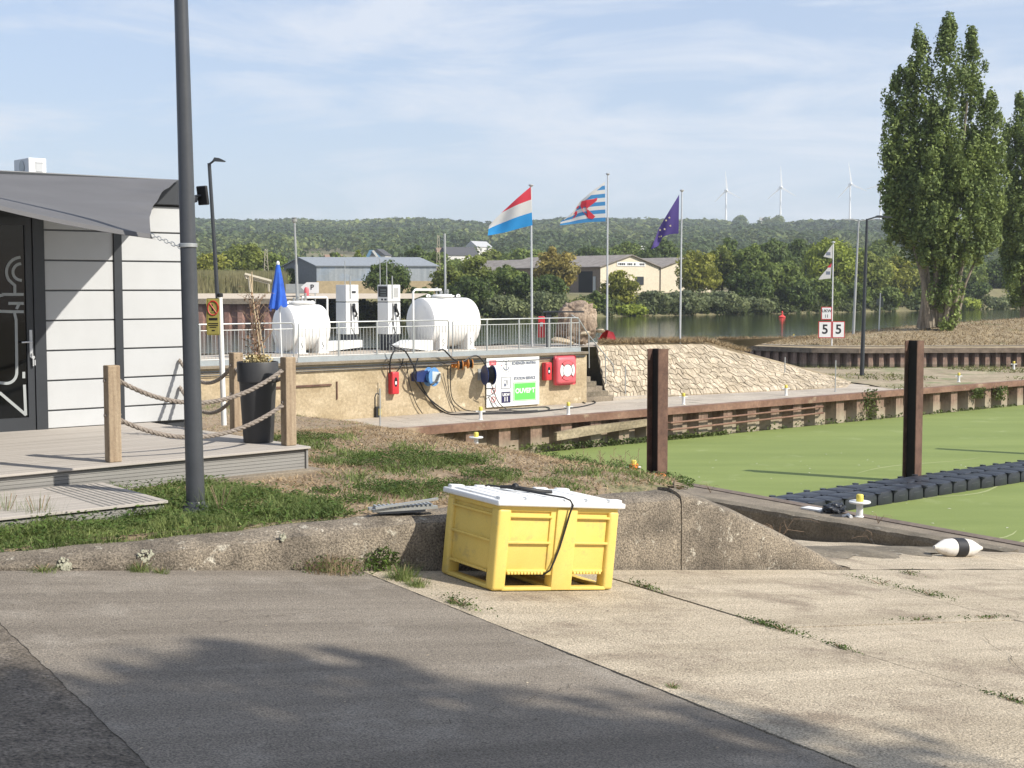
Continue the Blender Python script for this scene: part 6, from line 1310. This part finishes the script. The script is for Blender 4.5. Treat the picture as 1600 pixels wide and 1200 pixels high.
# single weeds as plants
def weed(p,r,h,nl,label,kind=0,name='weed',m=None,along=None):
    r_=root(name,p,0,label,'weed'); m=m or leafmat('weed_leaf',(.065,.105,.028),s=2.)
    if kind==0: # broad leafy
        a=RNG.random(nl)*6.283; q=np.sqrt(RNG.random(nl)); c=np.c_[np.cos(a)*q*r,np.sin(a)*q*r*.8,h*RNG.random(nl)*(1-.55*q)+.01]; nr=rnd_unit(nl)*.8+np.array([0,0,.8]); nr/=np.linalg.norm(nr,axis=1,keepdims=True); 
        if along is not None: t_=RNG.normal(0,r*1.3,nl); c=np.c_[along.x*t_+RNG.normal(0,r*.22,nl),along.y*t_+RNG.normal(0,r*.22,nl),np.abs(RNG.normal(0,h*.4,nl))+.006-.108*t_*along.dot(U)]
        npmesh('foliage',leaves(c,nr,RNG.uniform(.008,.026,nl)*max(.7,min(1.3,h/.2)),.4),4,m,r_)
    else: # grass tuft
        a=RNG.random(nl)*6.283; q=RNG.random(nl); c=np.c_[np.cos(a)*q*r,np.sin(a)*q*r,np.zeros(nl)]; s=np.c_[-np.sin(a),np.cos(a),np.zeros(nl)]*.003; v=np.empty((nl,3,3)); v[:,0]=c-s;v[:,1]=c+s;v[:,2]=c+np.c_[np.cos(a)*h*.6*RNG.random(nl)+RNG.normal(0,.03,nl),np.sin(a)*h*.5*RNG.random(nl)+RNG.normal(0,.03,nl),h*(.3+.7*RNG.random(nl))]; npmesh('foliage',v.reshape(-1,3),3,m,r_)
    mb=MB()
    for k in range(5): a=k*1.3; mb.tube([(0,0,-.01),(r*.3*math.cos(a),r*.3*math.sin(a),h*.4),(r*.55*math.cos(a),r*.5*math.sin(a),h*.75)],.003,4)
    mb.build('stem',M_twig,r_); return r_
weed(onslip(585,888),.22,.30,1100,'leafy green weed clump against the concrete wall left of the bin')
weed(onslip(515,892),.30,.20,700,'straw and green grass clump at the wall foot left of the leafy weed',1,m=M_dry); weed(onslip(500,893),.26,.15,420,'low spreading weed at the foot of the concrete wall, left end of the clump'); weed(onslip(545,896),.26,.16,420,'low weed between the two clumps at the wall foot')
weed(onslip(628,905),.16,.15,420,'dry grass tuft at the asphalt edge just left of the bin',1,m=M_gr); weed(onslip(652,915),.12,.08,260,'small grass tuft on the asphalt edge nearest the bin',1,m=M_gr)
weed(onslip(722,946),.13,.07,260,'flat green tuft on the asphalt boundary in front of the bin',along=Wv); weed(onslip(708,942),.07,.05,90,'small green tuft left of the flat tuft in front of the bin',1,m=M_gr)
weed(onslip(68,893),.14,.07,200,'low tuft at the wall foot at the far left',1,m=M_gr); weed(onslip(218,893),.10,.10,200,'green tuft under the pale lichen patch on the wall',1,m=M_gr); weed(onslip(250,896),.08,.06,120,'small tuft right of the lichen patch',1,m=M_gr)
weed(onslip(1008,918),.10,.05,200,'green tuft in the joint right of the bin',along=Wv); weed(onslip(1190,975),.12,.045,170,'left end of the green weed in the long slab joint',along=Wv); weed(onslip(1222,985),.14,.05,240,'green weed in the long slab joint, middle of the slipway',along=Wv); weed(onslip(1312,1013),.07,.045,120,'small green weed farther down the long slab joint',along=Wv); weed(onslip(1580,1095),.11,.04,180,'green weed in the slab joint at the right edge',along=Wv); weed(onslip(1050,1074),.06,.03,90,'tiny pale weed on the asphalt boundary',1,m=M_gr)
weed(onslip(1452,930),.13,.06,200,'green weed in the joint below the black and white buoy',along=Wv); weed(onslip(1375,912),.2,.05,220,'flat weed line in the upper slab joint',along=Wv); weed(onslip(1437,969),.14,.03,120,'thin weed in the cross joint at the right',along=U); weed(onslip(1540,966),.16,.03,130,'thin weed in the cross joint near the right edge',along=U); weed(onslip(1422,898),.07,.06,90,'dry weed where the rubble patch ends',along=Wv)
for px,py,z,r,h,lab in ((960,752,-1.6,.55,.45,'tall leafy weeds left of the orange wrapped bollard'),(1040,762,-1.4,.50,.30,'leafy weed at the foot of the nearest steel pile'),(1000,758,-1.5,.4,.25,'low weed below the orange rope heap'),(862,730,-1.7,.5,.35,'dark weed on the basin edge above the bin'),(900,738,-1.6,.5,.4,'weed with thin stems on the basin edge above the bin lid'),(925,745,-1.5,.4,.3,'weed between the two clumps above the bin lid')):
    q=P(px,py,z); weed(q,r,h,int(2200*r*h/.2),lab)
# tall wispy weeds at the basin edge
mb=MB(); rs=random.Random(12)
for k in range(26):
    px=rs.choice([rs.uniform(885,990),rs.uniform(900,1010)]); q=P(px,rs.uniform(735,750),-1.65); h=rs.uniform(.25,.55); tt=Vector((rs.uniform(-.12,.12),0,h)); mb.tube([q,q+tt*.5+Vector((.02,0,0)),q+tt],.005,4,r1=.002)
    for j in range(4): s=q+tt*(.4+.15*j); mb.tube([s,s+Vector((rs.uniform(-.1,.1),rs.uniform(-.05,.05),.06))],.0035,4)
tag(mb.build('dry_stalks',M_twig),'thin dry weed stalks standing against the green basin above the bin','stalks')
for px,py,z,sc_,lab in ((1213,850,-1.95,1.,'bare curling dry twigs leaning on the shaded concrete wall at left'),(1368,860,-2.1,.7,'bare dry twig at the middle of the shaded concrete wall'),(1372,818,-1.8,.45,'dry twig on the mooring strip right of the bollard'),(1110,770,-1.8,.5,'small dry plant on the strip right of the wing wall joint')):
    q=P(px,py,z); mb=MB()
    for k in range(7): a=rs.uniform(-1.3,1.3); L=rs.uniform(.3,.6)*sc_; mb.tube([(0,0,0),(math.sin(a)*L*.5,-.05,L*.7),(math.sin(a)*L,-.08,L*(.9-abs(a)*.2)),(math.sin(a)*L*1.3,-.08,L*.6)],.004*max(.7,sc_),4,r1=.002)
    o=mb.build('dry_twigs',M_twig); o.location=q; tag(o,lab,'twigs')
# plants on the quay wall
for px,y0,y1,lab in ((1357,608,650,'green creeper hanging on the basin wall left of the far pile'),(1560,603,625,'green plant growing from the basin wall near the right edge'),(1525,606,622,'small plant on the basin wall left of the right edge')):
    a=qf(px,(y0+y1)/2,30.6); n=260; c=np.c_[RNG.normal(0,.22,n),RNG.normal(-.12,.06,n),RNG.uniform(-.5,.5,n)*(y1-y0)*a.y/F]; r_=root('wall_plant',a,A_,lab,'plant'); npmesh('foliage',leaves(c,rnd_unit(n),RNG.uniform(.03,.07,n)),4,leafmat('creeper',(.10,.13,.045)),r_); MB().tube([(0,0,-.3),(.03,-.05,0),(0,0,.3)],.015,5).build('stem',M_twig,r_)
n=1500; t=RNG.random(n)**.6; c0=np.array([list(vn(Q0.dot(V)+.6+30*a*(1 if random.random()<.3 else .42),30.5,-2.78)) for a in t]); o=npmesh('waterline_weeds',leaves(c0+np.c_[RNG.normal(0,.06,(n,2)),RNG.random(n)*.34*(1-t*.8)],rnd_unit(n),RNG.uniform(.03,.08,n)),4,leafmat('creeper',(.10,.13,.045))); tag(o,'water weeds along the foot of the basin wall','weeds',kind='stuff')
# grass tufts along the deck front
for px,py,lab in ((8,815,'tall thin grass stalks before the deck step at far left'),(60,818,'thin grass stalks in front of the deck step'),(345,800,'tuft of longer grass right of the lamp pole foot')):
    q=P(px,py,-.08); weed(q,.2,.32,110,lab,1,m=M_gr,name='grass_tuft')
# bits floating on the duckweed
n=260; a_=RNG.random(n); b_=RNG.random(n); c=np.array([list(el(-10+x*26,.6+y*14,-2.788)) for x,y in zip(a_,b_)]); c=np.array([q for q in c if Vector(q).dot(N)<30.2]); n=len(c)
tag(npmesh('floating_bits',leaves(c,np.tile([0,0,1.],(n,1)),RNG.uniform(.01,.05,n)**1.0,.5),4,mat('feather_bit',(.55,.55,.45),(.75,.74,.66),rough=1.,fa=0)),'small pale feathers and leaf bits floating on the duckweed','floating bits',kind='stuff')
mb=MB(); rs=random.Random(21)
for k in range(9):
    p0=el(rs.uniform(-9,12),rs.uniform(2,12),0); L=rs.uniform(2,6); q=[p0+V*(L*t/8)+N*(.25*math.sin(t*.7+k)) for t in range(9)]; w_=[.008+.03*math.sin(math.pi*t/8) for t in range(9)]
    mb.grid([[Vector((a.x-N.x*b,a.y-N.y*b,-2.790)),Vector((a.x+N.x*b,a.y+N.y*b,-2.790))] for a,b in zip(q,w_)])
tag(mb.build('drift_lines',mat('drift_line',(.30,.34,.14),(.36,.39,.19),rough=1.,fa=0)),'pale drift lines across the duckweed','drift lines',kind='stuff')
# grit and leaves lying on the slipway
n=900; uu=RNG.uniform(-2,14,n); ww=RNG.uniform(3,10.9,n); zz=np.array([zslip(a,b) for a,b in zip(uu,ww)])+.008; c=np.c_[U.x*uu+Wv.x*ww,U.y*uu+Wv.y*ww,zz]; nr=rnd_unit(n)*.25+np.array([0,0,1]); nr/=np.linalg.norm(nr,axis=1,keepdims=True)
tag(npmesh('grit',leaves(c,nr,RNG.uniform(.003,.014,n)**1.0,.6),4,mat('grit',(.16,.12,.08),(.45,.38,.28),scale=9.,rough=1.,island=.6,fa=0)),'loose grit and dry leaf bits scattered on the slipway','grit',kind='stuff')
for px,py,r,h,lab in ((640,722,.75,.14,'large leafy weed patch on the bank above the metal grating'),(600,766,.34,.12,'dark leafy weed clump just left above the metal grating'),(655,768,.45,.13,'dark leafy weed clump right above the metal grating'),(703,762,.30,.12,'leafy weeds right behind the left corner of the bin'),(555,784,.20,.08,'small leafy clump left of the metal grating'),(508,770,.16,.08,'small leafy clump on bare soil, midway to the lamp pole'),(724,724,.30,.12,'leafy clump behind the bin on the bank'),(372,806,.34,.13,'leafy weed right of the lamp pole on the wall edge'),(478,688,.40,.14,'green weeds at the right corner of the deck'),(770,745,.35,.12,'leafy weeds directly behind the bin lid'),(428,802,.18,.07,'small green clump on the wall edge between pole and grating')):
    weed(onterr(px,py),r,h,int(2600*r*r/.12*.5+200),lab)
# cracks
mb=MB(); rs=random.Random(31)
for u0,w0,u1,w1 in ((13.0,9.6,14.4,10.8),(8.3,6.2,9.8,8.0),(11.2,7.6,12.6,6.2),(2.3,8.6,4.6,9.3),(3.4,6.2,5.1,7.0)):
    n_=22; L=[]
    for i in range(n_+1):
        t=i/n_; L.append((u0+(u1-u0)*t+rs.uniform(-.04,.04),w0+(w1-w0)*t+rs.uniform(-.04,.04),.001+.006*rs.random()*math.sin(math.pi*min(.95,t+.05))))
    mb.grid([[(a-b_,c_,zslip(a,c_)+.012),(a+b_,c_,zslip(a,c_)+.012)] for a,c_,b_ in L])
struct(loc(mb.build('slab_crack',M_bed)))
# lichen patches on the wall (real colour of the thing) and drain hole
M_lich=plain('lichen',(.38,.37,.28),rough=1.,fa=.4,fine=60.)
for px,py,r_px,lab in ((103,882,11,'pale round lichen patch low on the wall, far left'),(229,872,12,'pale lichen patch above the green tuft on the wall'),(443,840,6,'small pale lichen patch on the wall left of the weeds')):
    q=hitn(px,py,0) if False else None
    r=ray(px,py); q=O+r*((10.918)/r.dot(Wv)); mb=MB(); n_=16; rad=r_px/F*q.y; rs2=random.Random(px)
    for b_ in range(26):
        ar=rs2.random()*6.283; dr=rad*1.15*rs2.random()**.6; rb=rad*rs2.uniform(.12,.42)*(1.2-dr/rad*.7); cx_,cz_=dr*math.cos(ar),dr*math.sin(ar)
        mb.prism([(cx_+rb*(.8+.4*rs2.random())*math.cos(2*math.pi*k/9),-.0004*b_,cz_+rb*(.8+.4*rs2.random())*math.sin(2*math.pi*k/9)) for k in range(9)],(0,.02,0))
    o=mb.build('lichen_patch',M_lich,cw); o.location=(q.dot(U),10.932,q.z); o.rotation_euler=(0,0,0)
# ================================================================== SHADOW TREE outside the view (behind the right shoulder)
def bigtree(p,lab,r=3.6,h0=4.2,hc=8.6,nc=60,per=190):
    r_=root('tree',p,0,lab,'tree'); cc=rnd_unit(nc)*(RNG.random((nc,1))**.4)*np.array([r,r,r*.62])+np.array([0,0,(h0+hc)/2])
    npmesh('crown',clump_leaves(cc,RNG.uniform(.9,1.7,nc),per,.17),4,G_['mid'],r_); mb=MB().tube([(0,0,-.3),(.1,0,4.5),(0,.1,13)],.34,10,r1=.08)
    for k in range(8): a=k*.8; mb.tube([(0,0,5.6+.5*k),(2*math.cos(a),2*math.sin(a),8.3+.4*k),(4*math.cos(a),4*math.sin(a),9.5+.5*k)],.12,6,r1=.02)
    mb.build('trunk',M_bark,r_)
bigtree(Vector((12.2,-4.9,-1.2)),'tall leafy tree standing right of the slipway, outside the view',6.0,8.4,16.4,165,290)
bigtree(Vector((18.6,-5.6,-1.5)),'second tall leafy tree standing farther right of the slipway',5.0,8.0,15.6,66,250)
bigtree(Vector((8.5,-7.5,-.5)),'third tall leafy tree standing behind the camera',5.6,8.0,15.4,110,280)
# ================================================================== HAZE
hz_=MB().box((-3400,-190,-8),(3400,3400,300)).build('haze',M_dark); hz_.data.materials.clear()
m=bpy.data.materials.new('haze_air'); m.use_nodes=True; t=m.node_tree; t.nodes.remove(t.nodes['Principled BSDF']); pv=nd(t,'ShaderNodeVolumePrincipled'); pv.inputs['Density'].default_value=.00018; pv.inputs['Color'].default_value=(.86,.92,1,1); pv.inputs['Anisotropy'].default_value=.2
t.links.new(pv.outputs[0],t.nodes['Material Output'].inputs['Volume']); hz_.data.materials.append(m); tag(hz_,'thin pale haze in the air over the valley','haze',kind='stuff')
